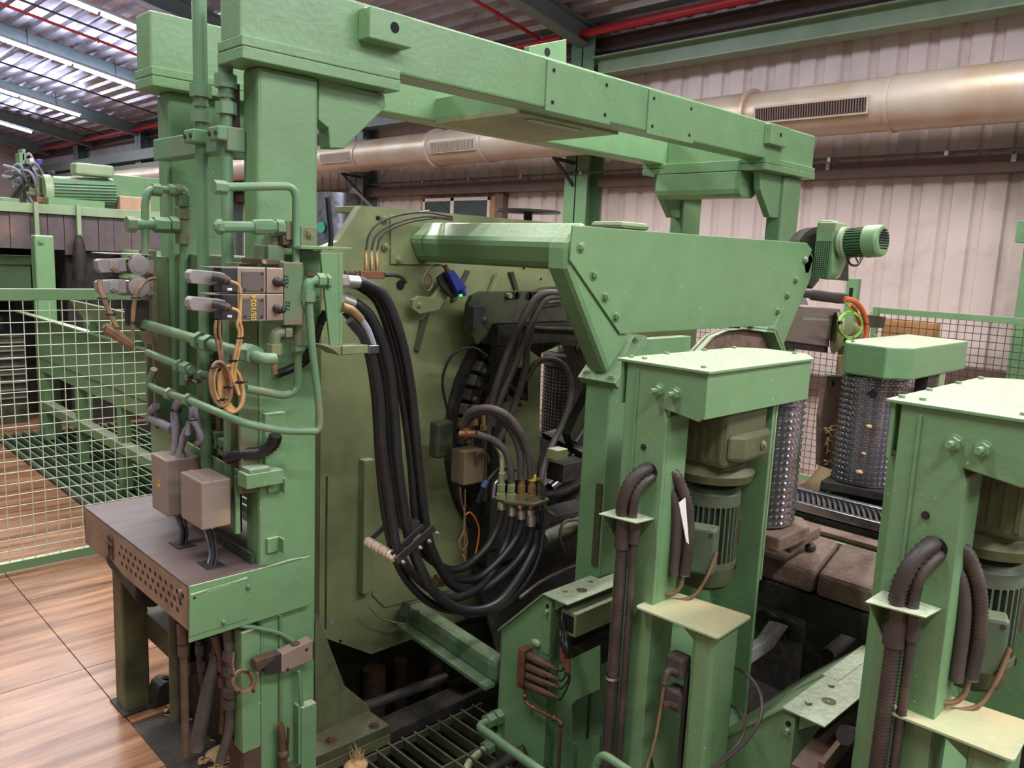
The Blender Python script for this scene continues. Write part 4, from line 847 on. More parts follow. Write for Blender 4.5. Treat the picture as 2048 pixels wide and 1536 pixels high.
# two tall vertical pipes between the left columns
v1 = V((1.60, 3.665, 0)); v2 = V((1.62, 3.44+.02, 0))
for (vx, vy), lb, zt, zn in (((1.60, 3.66), 'left of the two tall vertical pipes beside the near column', 4.0, 3.20), ((1.62, 3.455), 'right of the two tall vertical pipes beside the near column', 3.42, 3.22)):
    z0 = 1.55
    t = thing('vertical_pipe', lb, 'pipe', (vx, vy, z0)); part('tube', MB().cyl((vx, vy, z0), (vx, vy, zn), .026, 14).cyl((vx, vy, zn), (vx, vy, zt), .031, 14), GREENP, t)
    for z_, h, r_ in ((zn-.05, .05, .046), (zn+.0, .015, .036), (zn+.06, .055, .048)): part('union_nut', nut_on(MB(), (vx, vy, z_), Z, r_, h), GREENP, t, .003)
    part('pipe_clamp', MB().box(vx-.06, vx+.05, vy-.05, vy+.05, 3.03, 3.09), GREENP, t, .008)
    for s in (-.03, .03): part('clamp_screw', MB().cyl((vx-.06, vy+s, 3.06), (vx-.066, vy+s, 3.06), .01, 8), DARKSTEEL, t)
# top pipes of the near valve stack
y0 = 3.12
A = pts([(440, 374), (575, 374), (592, 392), (592, 533)], y=y0)
pipe_thing('valve_pipe', 'green pipe bent down at right over the near valve stack, uppermost', [at(446, 374, y=y0), at(592, 372, y=y0), at(592, 545, y=y0)], .0165, .055,
           [(at(440, 375, y=y0), X, .05), (at(594, 541, y=y0), Z, .04)])
t = thing('valve_pipe', 'thick short horizontal green pipe with big union nuts above the near valve stack', 'pipe', at(500, 470, y=3.16))
p0, p1 = at(440, 454, y=3.16), at(510, 454, y=3.16); part('tube', MB().cyl(p0, p1, .0225, 14), GREENP, t)
part('end_cap', MB().tube([at(428, 454, y=3.16), at(434, 454, y=3.16), at(443, 454, y=3.16)], [.014, .03, .033], 6, True, True), GREENP, t, .003)
part('union', MB().tube([at(505, 454, y=3.16), at(513, 454, y=3.16), at(543, 454, y=3.16), at(550, 454, y=3.16)], [.028, .032, .032, .026], 10, True, True), GREENP, t)
part('union_nut', nut_on(MB(), at(558, 455, y=3.16), X, .034, .035), GREENP, t, .003)
part('tee', MB().box(at(566, 0, y=3.16).x, at(590, 0, y=3.16).x, 3.13, 3.19, at(570, 480, y=3.16).z, at(570, 442, y=3.16).z), GREENR, t, .006)
# valve mounting bracket with bolt on the column face
mb_ = thing('valve_bracket', 'rust stained mounting bracket with one big bolt on the near column face', 'bracket', at(600, 530, y=3.25))
part('plate', bxY(MB(), 602, 452, 634, 500, 3.27, .03), GREENR, mb_, .004); p = at(619, 467, y=3.27); part('bolt', MB().bolt(p, -Y, .02, .018), GREENR, mb_)
part('block', bxY(MB(), 536, 490, 570, 530, 3.16, .13), GREENR, mb_, .006); part('block', bxY(MB(), 566, 470, 592, 492, 3.14, .14), RUST, mb_, .006)
part('cylinder', MB().cyl(at(548, 472, y=3.22), at(548, 528, y=3.22), .04, 16), GREENR, mb_)
part('side_plate', bxY(MB(), 524, 518, 566, 530, 3.10, .18), RUST, mb_, .003)
for q in ((527, 524), (563, 525)): p = at(q[0], q[1], y=3.10); part('screw', MB().cyl(p, p-Y*.012, .008, 10), GREYPL, mb_)
def text_mesh(s, size, pos, xdir, ydir):
    cu = bpy.data.curves.new('lettering', 'FONT'); cu.body = s; cu.size = size; cu.extrude = .0004; cu.align_x = 'CENTER'; cu.align_y = 'CENTER'; cu.offset = size*.012
    ob = bpy.data.objects.new('lettering', cu); COL.objects.link(ob); dg = bpy.context.evaluated_depsgraph_get(); me = bpy.data.meshes.new_from_object(ob.evaluated_get(dg))
    xd, yd = V(xdir).normalized(), V(ydir).normalized(); zd = xd.cross(yd); m = MB()
    m.add([V(pos)+xd*v.co.x+yd*v.co.y+zd*v.co.z for v in me.vertices], [tuple(p.vertices) for p in me.polygons]); bpy.data.objects.remove(ob); return m
GOLDINK = mat('gold_marker', (226, 190, 70), .4, var=.05)
BLACKINK = mat('black_marker', (24, 24, 24), .6, var=.05)
MAN = thing('valve_manifold', 'green manifold block with black stamped numbers right of the valve pair', 'manifold', at(580, 650, y=3.1))
part('block', bxY(MB(), 568, 524, 606, 650, 3.06, .14), GREENR, MAN, .005)
part('marking', text_mesh('7251', .028, at(573, 563, y=3.0585), Z, -X), BLACKINK, MAN); part('marking', text_mesh('722', .028, at(576, 612, y=3.0585), Z, -X), BLACKINK, MAN)
def valve(py0, py1, label, text=None):
    y = 3.04; t = thing('solenoid_valve', label, 'valve', at(525, py1, y=y))
    part('body', bxY(MB(), 475, py0, 567, py1, y, .085), VALVEM, t, .004)
    part('body_gap', bxY(MB(), 531, py0+1, 534, py1-1, y-.001, .003), DKPL, t)
    part('cover_plate', bxY(MB(), 484, py0+8, 529, py1-4, y-.006, .008), VALVEP, t, .002)
    if text: part('handwriting', text_mesh(text, .031, at(508, (py0+py1)/2+1, y=y-.0068), Z, -X), GOLDINK, t)
    for i, q in enumerate(((490, py0+12), (524, py0+13), (490, py1-8), (524, py1-8))): p = at(q[0], q[1], y=y-.006); part('cover_screw', MB().cyl(p, p-Y*.003, .0055, 10), BRASS if i == 0 else DKPL, t)
    part('solenoid', bxY(MB(), 443, py0+1, 474, py1-2, y+.005, .075), DKPL, t, .004)
    part('top_lid', bxY(MB(), 420, py0, 474, py0+2, y+.01, .10), GREYPL, t)
    part('plug_cover', MB().prism([at(q[0], q[1], y=y-.02) for q in ((379, py0+12), (386, py0+5), (440, py0+10), (452, py0+14), (452, py0+24), (424, py0+37), (384, py0+33), (379, py0+24))], (0, .05, 0)), GREYPL, t, .004)
    a, b, c = at(424, py0+20, y=y-.045), at(440, py0+22, y=y-.06), at(460, py0+29, y=y-.075)
    cn = part('connector', MB().tube([a, b, b+(c-b)*.55, b+(c-b)*.6, c], [.017, .017, .018, .0155, .0145], 14), DKPL, t)
    part('connector_collar', MB().tube([b+(c-b)*.5, b+(c-b)*.75], .0185, 14), RUST, cn)
    k0, k1 = at(553, (py0+py1)/2+2, y=y), at(566, (py0+py1)/2+6, y=y-.04)
    part('adjust_knob', MB().tube([k0, k0+(k1-k0)*.55, k0+(k1-k0)*.56, k1], [.019, .019, .0135, .0135], 14).hexn(k1, k1-k0, .008, .012), DKPL, t)
    part('rating_label', bxY(MB(), 455, py1-11, 464, py1-6, y+.0035, .002), WHITE, t)
    return t
valve(534, 587, 'upper of the two grey solenoid valves, its cover plate blank'); valve(588, 641, 'lower of the two grey solenoid valves, its cover plate marked in gold', '05/1024')
# valve pair on the far column, seen from its left end
def far_valve(py, label):
    y = 4.05; t = thing('solenoid_valve', label, 'valve', at(250, py+40, y=y))
    part('body', bxY(MB(), 240, py+3, 308, py+32, y+.05, .10), VALVEM, t, .004)
    part('plug_cover', MB().prism([at(q[0], q[1], y=y) for q in ((195, py+6), (201, py+2), (252, py), (254, py+27), (203, py+30), (197, py+22))], (0, .06, 0)), GREYPL, t, .004)
    part('plug_face', bxY(MB(), 219, py+5, 238, py+23, y-.006, .008), GREYPL, t, .002); p = at(227, py+21, y=y-.007); part('plug_screw', MB().cyl(p, p-Y*.004, .009, 10), BRASS, t)
    c = at(276, py+14, y=y); part('solenoid_cap', MB().lathe(c, -Y, [(0, .048), (.02, .048), (.022, .033)], 20).lathe(c-Y*.02, -Y, [(0, .033), (.004, .033), (.005, .0)], 20), GREYPL, t)
    for s in (-1, 1): part('cap_screw', MB().cyl(c+V((s*.04, 0, -s*.04)), c+V((s*.04, -.02, -s*.04)), .007, 8), BRASS, t)
    return t
far_valve(516, 'upper solenoid valve on the far left column'); far_valve(559, 'lower solenoid valve on the far left column')
fbk = thing('mounting_block', 'dusty mounting block with a lid above the far column valves', 'plate', (1.6, 4.15, 2.3))
part('lid', bxY(MB(), 208, 506, 303, 511, 4.05, .18), GREYPL, fbk); part('back_block', bxY(MB(), 300, 500, 318, 690, 4.12, .15), GREENR, fbk, .005); part('lower_bracket', bxY(MB(), 252, 600, 300, 650, 4.10, .03), DARKSTEEL, fbk, .004)
# far column pipes
yf = 4.10
pipe_thing('valve_pipe', 'small bent pipe with union nuts at the top of the far left column', [at(290, 540, y=yf), at(290, 400, y=yf), at(300, 378, y=yf), at(345, 380, y=yf)], .018, .04, [(at(313, 380, y=yf), X, .04), (at(347, 381, y=yf), X, .05)])
t = thing('valve_pipe', 'thick short horizontal pipe with rusty caps on the far left column', 'pipe', at(320, 470, y=yf)); part('tube', MB().cyl(at(268, 449, y=yf), at(330, 449, y=yf), .026, 14), GREENP, t)
part('end_cap', nut_on(MB(), at(262, 449, y=yf), X, .04, .04), GREENR, t, .003); part('union_nut', nut_on(MB(), at(322, 450, y=yf), X, .04, .07), GREENP, t, .003); part('union_nut', nut_on(MB(), at(347, 450, y=yf), X, .042, .04), GREENP, t, .003)
t = thing('riser_pipe', 'rust stained riser with stacked nuts at the right edge of the far left column', 'pipe', at(368, 770, y=yf)); part('tube', MB().cyl(at(368, 380, y=yf), at(368, 770, y=yf), .022, 12), GREENP, t)
part('elbow', MB().tube(rnd([at(350, 381, y=yf), at(368, 381, y=yf), at(368, 400, y=yf)], .03), .03, 12), GREENR, t)
for py, h in ((402, .05), (428, .05), (478, .05)): part('union_nut', nut_on(MB(), at(368, py, y=yf), Z, .042, h), GREENR, t, .003)
part('tee_body', MB().cyl(at(368, 440, y=yf), at(368, 470, y=yf), .035, 12), GREENR, t)
# long sloping pipes along the column sides (run along the log line)
def run(P, r, label, nuts=(), x=1.50, name='supply_pipe', tail=0):
    Q = pts(P, x=x)
    if tail: Q.append(Q[-1]+V((tail, .01, -.004)))
    return pipe_thing(name, label, Q, r, .06, [(at(a, b, x=x), d, h) for a, b, d, h in nuts])
run([(280, 645), (405, 683), (500, 710), (527, 718)], .024, 'highest of the long sloping pipes crossing both left columns', [(400, 682, Y, .04), (418, 688, Y, .05), (500, 708, Y, .09), (284, 646, Y, .03)], tail=.05)
run([(296, 705), (362, 733), (384, 740)], .018, 'short sloping pipe stub under the highest sloping pipe', [(360, 732, Y, .03), (374, 737, Y, .06)])
yy = 3.10
C1 = pts([(308, 738), (302, 770), (340, 788), (372, 798), (430, 822)], x=1.46)
C2 = [V((1.50, 3.30, 0))]*0 + pts([(480, 843), (520, 853), (570, 861), (612, 862)], y=(3.14, 3.05))
C3 = pts([(636, 858), (638, 815), (625, 700), (617, 600)], y=(3.05, 3.05))
t = thing('swept_pipe', 'lowest long green pipe that sweeps round the near column and rises to the elbow', 'pipe', C2[1]); part('tube', MB().tube(spl(C1+C2+C3, 8), .0165, 12), GREENP, t)
for a, d in ((C1[2], Y), (C1[3]+V((0, -.03, 0)), Y)): part('union_nut', nut_on(MB(), a, d, .03, .035), GREENP, t, .002)
el = thing('pipe_elbow', 'pale green elbow fitting with nuts joining the swept pipe to the steel bracket', 'fitting', at(617, 600, y=3.05))
part('elbow', MB().tube(rnd([at(617, 592, y=3.05), at(615, 562, y=3.05), at(640, 560, y=3.05)], .03), .022, 12), GREENP, el)
part('union_nut', nut_on(MB(), at(617, 592, y=3.05), Z, .032, .045), GREENP, el, .003); part('union_nut', nut_on(MB(), at(640, 561, y=3.05), X, .033, .035), GREENP, el, .003); part('lock_nut', nut_on(MB(), at(654, 563, y=3.05), X, .033, .015), GREENP, el, .002)
part('cap', MB().cyl(at(620, 552, y=3.05), at(620, 546, y=3.05), .02, 10), RUST, el)
pipe_thing('return_pipe', 'short green pipe with one bend under the manifold block', [at(492, 777, y=3.18), at(572, 792, y=3.18), at(596, 778, y=3.18), at(596, 650, y=3.12)], .0175, .05, [(at(596, 690, y=3.13), Z, .05), (at(597, 640, y=3.12), Z, .05)])
st = thing('test_fitting', 'stack of olive elbow fittings hanging left of the manifold foot', 'fitting', at(548, 740, y=3.10))
part('elbow', MB().tube(rnd([at(549, 692, y=3.1), at(549, 666, y=3.1), at(572, 664, y=3.1)], .03), .024, 12), GREENR, st)
part('union_nut', nut_on(MB(), at(549, 698, y=3.1), Z, .034, .045), OLIVE, st, .003); part('union_nut', nut_on(MB(), at(572, 665, y=3.1), X, .033, .03), GREENR, st, .003)
part('stub', MB().cyl(at(549, 705, y=3.1), at(549, 725, y=3.1), .019, 12).cyl(at(549, 725, y=3.1), at(549, 748, y=3.1), .014, 10), BRASS, st)
part('block', MB().cyl(at(598, 660, y=3.12), at(598, 690, y=3.12), .025, 12), GREENR, st)
part('elbow', MB().tube(rnd([at(596, 640, y=3.11), at(596, 615, y=3.11), at(618, 612, y=3.13)], .03), .025, 12), GREENR, st)
# horizontal tee pipes in the gap and rusty feed lines
pipe_thing('short_pipe', 'short green pipe with a nut behind the ochre cable coil', [at(392, 752, x=1.55), at(412, 748, x=1.55), at(452, 757, x=1.55)], .014, .02, [(at(403, 750, x=1.55), Y, .04)])
pipe_thing('gauge_pipe', 'little bright steel quick coupling left of the ochre cable coil', [at(372, 755, x=1.55), at(398, 762, x=1.55)], .012, .02, [(at(384, 757, x=1.55), Y, .02, RUST)], STEEL)
pipe_thing('rust_hose', 'rusty brown hose curving behind the sloping pipes', spl(pts([(325, 760), (330, 710), (345, 685), (372, 678)], x=1.8), 6), .03, .02, (), RUST, cat='hose')
row = []
for i, (px, py, pz) in enumerate(((400, 700, 860), (418, 720, 880), (438, 745, 900), (455, 760, 915), (470, 780, 930))):
    x_ = 1.66; t = thing('manifold_pipe', 'thin clamped vertical pipe behind the swept pipe, number %s from left' % ('one', 'two', 'three', 'four', 'five')[i], 'pipe', at(px, pz+60, x=x_), 'clamped pipe row')
    part('tube', MB().cyl(at(px, py, x=x_), at(px, pz+70, x=x_), .014, 10), GREENR if i < 3 else GREENP, t)
    c = at(px, pz-22, x=x_); part('clamp_block', MB().box(c.x-.035, c.x+.035, c.y-.035, c.y+.035, c.z-.04, c.z+.04), GREENR if i > 1 else RUST, t, .006)
    for s in (-.02, .02): part('clamp_screw', MB().cyl(c+V((-.035, s, 0)), c+V((-.042, s, 0)), .008, 8), DARKSTEEL, t)
# bracket plate right of the near column, with the hose bulkhead
BK = thing('hose_bracket', 'tall green bulkhead bracket plate right of the near column', 'bracket', at(660, 700, y=3.1))
part('plate', MB().prism([at(q[0], q[1], y=3.05) for q in ((641, 505), (677, 507), (679, 690), (661, 692))], (0, .015, 0)), GREEN, BK, .003)
part('side', MB().prism([at(q[0], q[1], y=3.05) for q in ((677, 507), (686, 505), (685, 690), (679, 690))], (0, .012, 0)), GREEN, BK, .002)
part('back_channel', bxY(MB(), 602, 500, 640, 690, 3.22, .03), GREEN, BK, .004)
part('top_plate', MB().prism([at(q[0], q[1], y=3.05) for q in ((602, 491), (703, 495), (703, 500), (602, 498))], (0, .2, 0)), GREEN, BK, .002)
part('bottom_plate', MB().prism([at(q[0], q[1], y=3.04) for q in ((644, 690), (700, 695), (738, 692), (738, 706), (680, 711), (666, 700))], (0, .12, 0)), OLIVE, BK, .003)
part('bar', MB().box(at(690, 0, y=3.04).x, at(745, 0, y=3.04).x, 3.03, 3.07, at(700, 708, y=3.04).z, at(700, 691, y=3.04).z), OLIVE, BK, .003)
part('bright_bar_end', MB().box(at(745, 0, y=3.04).x, at(767, 0, y=3.04).x, 3.025, 3.075, at(755, 706, y=3.04).z, at(755, 689, y=3.04).z), STEEL, BK, .003)
# black ribbed conduit slanting behind the swept pipe, and the black cable sleeve
one('ribbed_conduit', conduit(pts([(652, 622), (640, 650), (627, 690), (608, 722)], y=(3.2, 3.25)), .019, ''), BLACKR, 'glossy black ribbed conduit slanting behind the swept green pipe', 'conduit')
one('cable_sleeve', conduit([at(552, 870, y=3.22), at(545, 890, y=3.24), at(520, 905, y=3.28), at(485, 908, y=3.32), at(452, 917, y=3.38)], .03, ''), BLACKR, 'fat black cable sleeve curving over the green back panel top', 'conduit')
one('black_sleeve', MB().tube(spl(pts([(620, 700), (610, 722), (580, 738), (555, 748)], y=3.26), 6), .02, 10), BLACKR, 'black sleeve bending behind the return pipe at the column face', 'hose')
# ochre cables: drop from the connectors, coil, tie wraps
OC = thing('ochre_cable_coil', 'coil of ochre cables hanging under the valve connectors', 'cable coil', at(465, 830, y=3.0))
for k in range(2):
    off = k*3
    part('cable', MB().tube(spl(pts([(460+off, 562+k*54), (476, 570+k*52), (481-off, 588+k*45), (480-off*2, 640+k*10), (484-off*2, 668), (474-off*2, 720), (470-off*2, 750), (478, 790)], y=(2.965, 2.98)), 6), .0062, 8), YELCAB, OC)
part('cable', MB().tube(spl(pts([(432, 640), (430, 665), (436, 695), (440, 715), (437, 735)], y=2.99), 6), .0065, 8), BRNCAB, OC); part('cable', MB().tube(spl(pts([(440, 640), (439, 665), (443, 695), (444, 730)], y=2.99), 6), .0065, 8), BRNCAB, OC)
for k in range(7):
    cx, cy, rx, ry = ((441+k*2, 768+k, 21-k*1.5, 44-k*3) if k < 3 else (462+(k-3)*2.5, 778+(k-3)*2, 24-(k-3)*2, 46-(k-3)*4))
    part('cable_loop', MB().tube(pts([(cx+rx*cos(a), cy+ry*sin(a)+7*cos(a)) for a in [2*pi*i/28 for i in range(29)]], y=(2.95+.010*k, 2.958+.010*k)), .0068, 8), BRNCAB if k < 2 else YELCAB, OC)
for q in ((482, 676), (466, 722), (425, 735), (455, 775), (480, 765), (440, 800)): p = at(q[0], q[1], y=2.955); part('cable_tie', MB().lathe(p-V((.0, 0, .003)), Z, [(0, .017), (.006, .017)], 12).cyl(p+V((.015, 0, 0)), p+V((.03, -.01, .002)), .002, 5), BLACKR, OC)
# far cables
FC = thing('brown_cable_bundle', 'folded bundle of brown cables hanging from the far column valves', 'cable coil', at(250, 700, y=3.98))
for k in range(3): part('cable', MB().tube(spl(pts([(312-k*3, 556), (295-k*3, 560+k*2), (278-k*2, 580), (270-k*2, 610), (266-k*1, 660), (265, 692)], y=(4.04, 3.98)), 6), .0065, 8), BRNCAB, FC)
for k in range(2): part('cable', MB().tube(spl(pts([(197+k*4, 560), (200+k*3, 580), (215+k*4, 620), (232+k*4, 655)], y=(4.04, 3.98)), 6), .008, 8), BRNCAB, FC)
for k in range(6):
    o = (k % 3)*.012; part('cable_fold', MB().cyl(at(208+(k % 3)*4, 652+(k//3)*7, y=3.98)+Y*o, at(266-(k % 3)*2, 690+(k//3)*5-3*(k % 3), y=3.98)+Y*o, .015, 8), BRNCAB, FC)
for q in ((205, 598), (222, 630), (272, 597), (262, 646)): p = at(q[0], q[1], y=4.0); part('cable_tie', MB().lathe(p, Z, [(0, .022), (.006, .022)], 10), BLACKR, FC)
# ================================================================ BACK PANEL, TERMINAL BOXES, WORK TABLE
BP = thing('back_panel', 'long green mounting panel behind the two terminal boxes', 'panel', (1.63, 3.85, 1.16))
pa, pb_, pc, pd_ = at(301, 843, x=1.62), at(478, 949, x=1.62), at(478, 1058, x=1.62), at(301, 990, x=1.62)
part('sheet', MB().prism([V((1.62, pa.y, 1.63)), V((1.62, 3.36, 1.59)), V((1.62, 3.36, 1.30)), V((1.62, pa.y, 1.30))], (.012, 0, 0)), GREEN, BP, .002)
part('lip', MB().prism([V((1.60, 3.36, 1.57)), V((1.60, 3.375, 1.57)), V((1.60, 3.375, 1.30)), V((1.60, 3.36, 1.30))], (.03, 0, 0)), GREEN, BP)
part('trough', MB().box(1.632, 1.68, 3.4, 4.2, 1.54, 1.58), RUST, BP)
p = at(452, 1042, x=1.62); part('screw', MB().bolt(p, -X, .009, .012), GREENP, BP)
def tbox(px, label, x0=1.44, warn=False, front=None):
    (l, t_), (r, b_) = px
    A = at(l, t_, x=x0); B = at(r, b_, x=x0); t = thing('terminal_box', label, 'terminal box', V((x0+.08, (A.y+B.y)/2, B.z)))
    part('case', MB().box(x0, 1.60 if warn else 1.575, B.y, A.y, B.z, A.z), GREYBOX, t, .008)
    part('lid_line', MB().box(x0+.045, x0+.049, B.y-.001, A.y+.001, B.z-.001, A.z+.001), GREYPL, t)
    if warn:
        c = at(317, 966, x=x0-.001); s = .018; w_ = part('warning_triangle', MB().prism([c+V((0, s, -s)), c+V((0, -s, -s)), c+V((0, 0, s*1.1))], (.0015, 0, 0)), YELLOW, t)
        c = c-X*.0008; part('flash_mark', MB().prism([c+V((0, .003, .008)), c+V((0, -.002, .008)), c+V((0, 0, -.001)), c+V((0, -.004, -.001)), c+V((0, .004, -.013)), c+V((0, .001, -.003)), c+V((0, .005, -.003))], (.0006, 0, 0)), BLACKINK, w_)
    return t, A, B
T1, A1, B1 = tbox(((301, 905), (335, 1035)), 'grey terminal box with the yellow warning triangle', 1.44, True)
T2_, A2, B2 = tbox(((360, 943), (404, 1062)), 'grey terminal box without any sign, right of the one with the triangle', 1.44)
for i, (gx, gy) in enumerate(((350, 893), (361, 902))):
    p = at(gx, gy, x=1.52); p = V((1.52, p.y, A1.z)); part('gland', MB().hexn(p, Z, .024, .02).cyl(p+Z*.02, p+Z*.05, .018, 10), ZINC, T1)
GC = thing('grey_cable_bundle', 'bundle of grey cables arching over the swept pipe into the box with the triangle', 'cable', at(360, 890, x=1.5))
for i, P in enumerate(([(351, 890), (349, 860), (347, 825), (356, 802), (372, 798), (390, 815), (396, 850), (400, 880)], [(352, 890), (354, 850), (352, 820), (362, 804), (380, 808), (388, 840), (375, 870), (362, 898)],
                       [(362, 898), (368, 868), (380, 845), (384, 818), (374, 800), (358, 806), (356, 840), (366, 862)], [(376, 870), (380, 840), (392, 850), (404, 878), (392, 888)])):
    part('cable', MB().tube(spl(pts(P, x=(1.50, 1.54)), 6), .0135, 8), GRYCAB, GC)
for q in ((352, 822), (382, 840)): p = at(q[0], q[1], x=1.50); part('cable_tie', MB().lathe(p, Z, [(0, .026), (.006, .026)], 12), BLACKR, GC)
one('grey_cable', MB().tube(spl(pts([(312, 812), (302, 825), (305, 838), (325, 848), (345, 858)], x=1.6), 6), .022, 10), GRYCAB, 'fat grey cable curling round the foot of the far left column', 'cable')
WT = thing('work_table', 'low table with dusty brown top and a row of slotted holes along its apron', 'table', (1.6, 3.95, 0))
tx0, tx1, ty0, ty1, tz = 1.343, 1.92, 3.285, 4.645, 1.149
part('table_top', MB().box(tx0, 1.72, ty0, ty1, tz-.012, tz).box(1.72, tx1, 3.45, ty1, tz-.012, tz), TABLE, WT, .003)
ap = part('apron', MB().box(tx0, tx0+.012, ty0, ty1, .94, tz-.012), APRON, WT, .003); part('apron', MB().box(tx0, 1.9, ty1-.012, ty1, 1.0, tz-.012), APRON, WT)
for rowi in range(3):
    for c in range(13):
        y = 3.33+c*.062+(rowi % 2)*.031; z = 1.085-rowi*.042
        if rowi == 2 and c < 1: continue
        part('slot_hole', MB().prism([V((tx0-.001, y-.013, z-.009)), V((tx0-.001, y+.009, z-.009)), V((tx0-.001, y+.013, z+.009)), V((tx0-.001, y-.009, z+.009))], (.003, 0, 0)), HOLE, ap)
for y in (4.20, 4.25): part('hanger_bracket', MB().box(tx0-.008, tx0, y-.008, y+.008, .98, 1.10).box(tx0-.016, tx0-.008, y-.02, y+.02, 1.06, 1.07), RUST, ap)
for q in ((362, 1182), (361, 1195)): p = at(q[0], q[1], x=tx0); part('apron_screw', MB().cyl(p, p-X*.008, .010, 10), ZINC if q[1] < 1190 else RUST, ap)
part('dark_backing_sheet', MB().box(1.70, 1.74, 3.47, 4.2, 0, 1.13), GRIME_SHADE, WT); part('leg', MB().box(1.44, 1.58, 4.40, 4.54, 0, 1.0), OLIVED, WT, .012); part('leg', MB().box(1.62, 1.70, 3.95, 4.05, .35, 1.1), DKOLIVE, WT, .006); part('leg_foot', MB().box(1.42, 1.62, 4.36, 4.58, 0, .012), DARKSTEEL, WT)  # first part: dark sheet added to stand for the darkness under the table
part('stretcher', MB().box(1.56, 1.66, 3.95, 4.45, .42, .56), DKOLIVE, WT, .006); part('bolt_seat', MB().box(1.44, 1.52, 4.3, 4.42, .98, 1.06), GRIME_SHADE, WT, .01)
part('under_tray', MB().cyl((1.44, 3.9, .90), (1.44, 4.3, .96), .10, 20), GRIME_SHADE, WT)
for c, s in (((362, 1080), 0), ((420, 1120), 1)):
    p = at(c[0], c[1]+10, z=tz); part('grommet_frame', MB().box(p.x-.035, p.x-.028, p.y-.05, p.y+.06, tz, tz+.006).box(p.x-.035, p.x+.05, p.y-.055, p.y-.05, tz, tz+.006).box(p.x-.028, p.x+.05, p.y-.05, p.y+.06, tz, tz+.0015), DARKSTEEL, WT)
    for i in range(4): q = p+V((.0+.012*(i % 2), .02-.014*i, 0)); part('drop_cable', MB().tube(spl([q, q+V((.015, .012, .06)), V((1.50+.01*i, q.y+.03, (B1 if not s else B2).z))], 5), .006, 6), DKPL if i else GRYCAB, WT)
part('rear_rib', MB().box(1.66, 1.67, 3.33, 3.7, tz, tz+.05), DKOLIVE, WT)
CP = thing('clad_plate', 'light green cover plate screwed across the table end and the near column', 'panel', (1.63, 3.28, .9))
q4 = [V((1.343, 3.262, 1.150)), V((1.925, 3.262, 1.150)), V((1.925, 3.262, .905)), V((1.338, 3.262, .895))]
part('sheet', MB().prism(q4, (0, .01, 0)), GREEN, CP, .002); part('overlay', MB().prism([V((1.343, 3.256, 1.105)), V((1.60, 3.256, 1.118)), V((1.60, 3.256, .93)), V((1.338, 3.256, .925))], (0, .006, 0)), GREEN, CP, .002)
part('paint_run', MB().tube([V((1.345, 3.257, 1.112)), V((1.41, 3.256, 1.116)), V((1.43, 3.257, 1.118)), V((1.55, 3.256, 1.121)), V((1.60, 3.257, 1.124))], [.007, .005, .002, .004, .007], 6), PALEGR, CP)
part('paint_run', MB().tube([V((1.70, 3.26, 1.15)), V((1.80, 3.26, 1.155)), V((1.88, 3.26, 1.153))], [.003, .007, .004], 6), PALEGR, CP)
for q, b in (((496, 1172), 1), ((447, 1243), 1), ((389, 1196), 0)):
    p = at(q[0], q[1], y=3.256); part('screw' if b else 'screw_hole', MB().bolt(p, -Y, .010, .016) if b else MB().cyl(p-Y*.0005, p+Y*.001, .006, 10), GREENP if b else HOLE, CP)
# rusty pipes and hoses under the table
UG = 'rusty lines under the table'
def under(label, P, r, y, m_=RUST, fits=(), nm='rusty_pipe', smooth=True):
    t = thing(nm, label, 'pipe' if 'pipe' in nm else 'hose', pts(P, y=y)[-1]); Q = pts(P, y=y); part('tube', MB().tube(spl(Q, 6) if smooth else Q, r, 10), m_, t)
    for a, b in fits: p = at(a, b, y=y if not isinstance(y, tuple) else (y[0]+y[1])/2); part('fitting', nut_on(MB(), p, Z, r*1.5, .05), m_, t, .003)
under('leftmost rusty pipe under the table corner with knobbly fittings', [(365, 1240), (367, 1300), (370, 1420), (371, 1512)], .017, 3.40, RUST, ((365, 1258), (366, 1275), (367, 1300)))
under('fat brown hose slanting down to the left under the table', [(445, 1260), (432, 1320), (412, 1400), (392, 1500)], .034, 3.5, DUSTYR, ((440, 1312),), 'brown_hose')
under('thin brown hose with double sleeve behind the fat slanting hose', [(398, 1280), (402, 1340), (412, 1400), (415, 1440)], .016, 3.55, DARKSTEEL, ((400, 1298), (404, 1330)), 'brown_hose')
under('brass jointed hose nearest to the column foot', [(455, 1255), (460, 1330), (461, 1400), (458, 1460), (440, 1525)], .023, 3.38, DUSTYR, ((460, 1310), (461, 1340), (461, 1382), (461, 1405)), 'brown_hose')
under('middle brown hose between the slanting hose and the brass jointed one', [(428, 1270), (446, 1330), (448, 1400), (445, 1465)], .018, 3.44, RUST, ((446, 1330), (447, 1362)), 'brown_hose')
under('dark square tube standing under the table behind the rusty pipe', [(348, 1200), (350, 1330), (352, 1440)], .028, 3.75, DKOLIVE, (), 'square_pipe', False)
under('thin copper line beside the column foot', [(486, 1450), (485, 1480), (484, 1530)], .007, 3.33, RUST, (), 'thin_pipe')
one('column_footing', MB().box(1.60, 1.69, 3.30, 3.46, 0, .26), RUST, 'brown rusty block at the foot of the near column', 'block', bevel=.006)
fs = thing('floor_shoe', 'small grey floor shoe with a dark bolt beside the table leg', 'shoe', at(330, 1420, z=0)); c = at(333, 1400, z=.0)
part('shoe', MB().prism([c+V((-.10, -.05, 0)), c+V((.08, -.05, 0)), c+V((.08, -.05, .10)), c+V((-.02, -.05, .14)), c+V((-.06, -.05, .12))], (0, .12, 0)), DARKSTEEL, fs, .01); part('bolt', MB().bolt(c+V((0, 0, .13)), Z, .025, .015), GRIME_SHADE, fs)
m = MB(); random.seed(5)
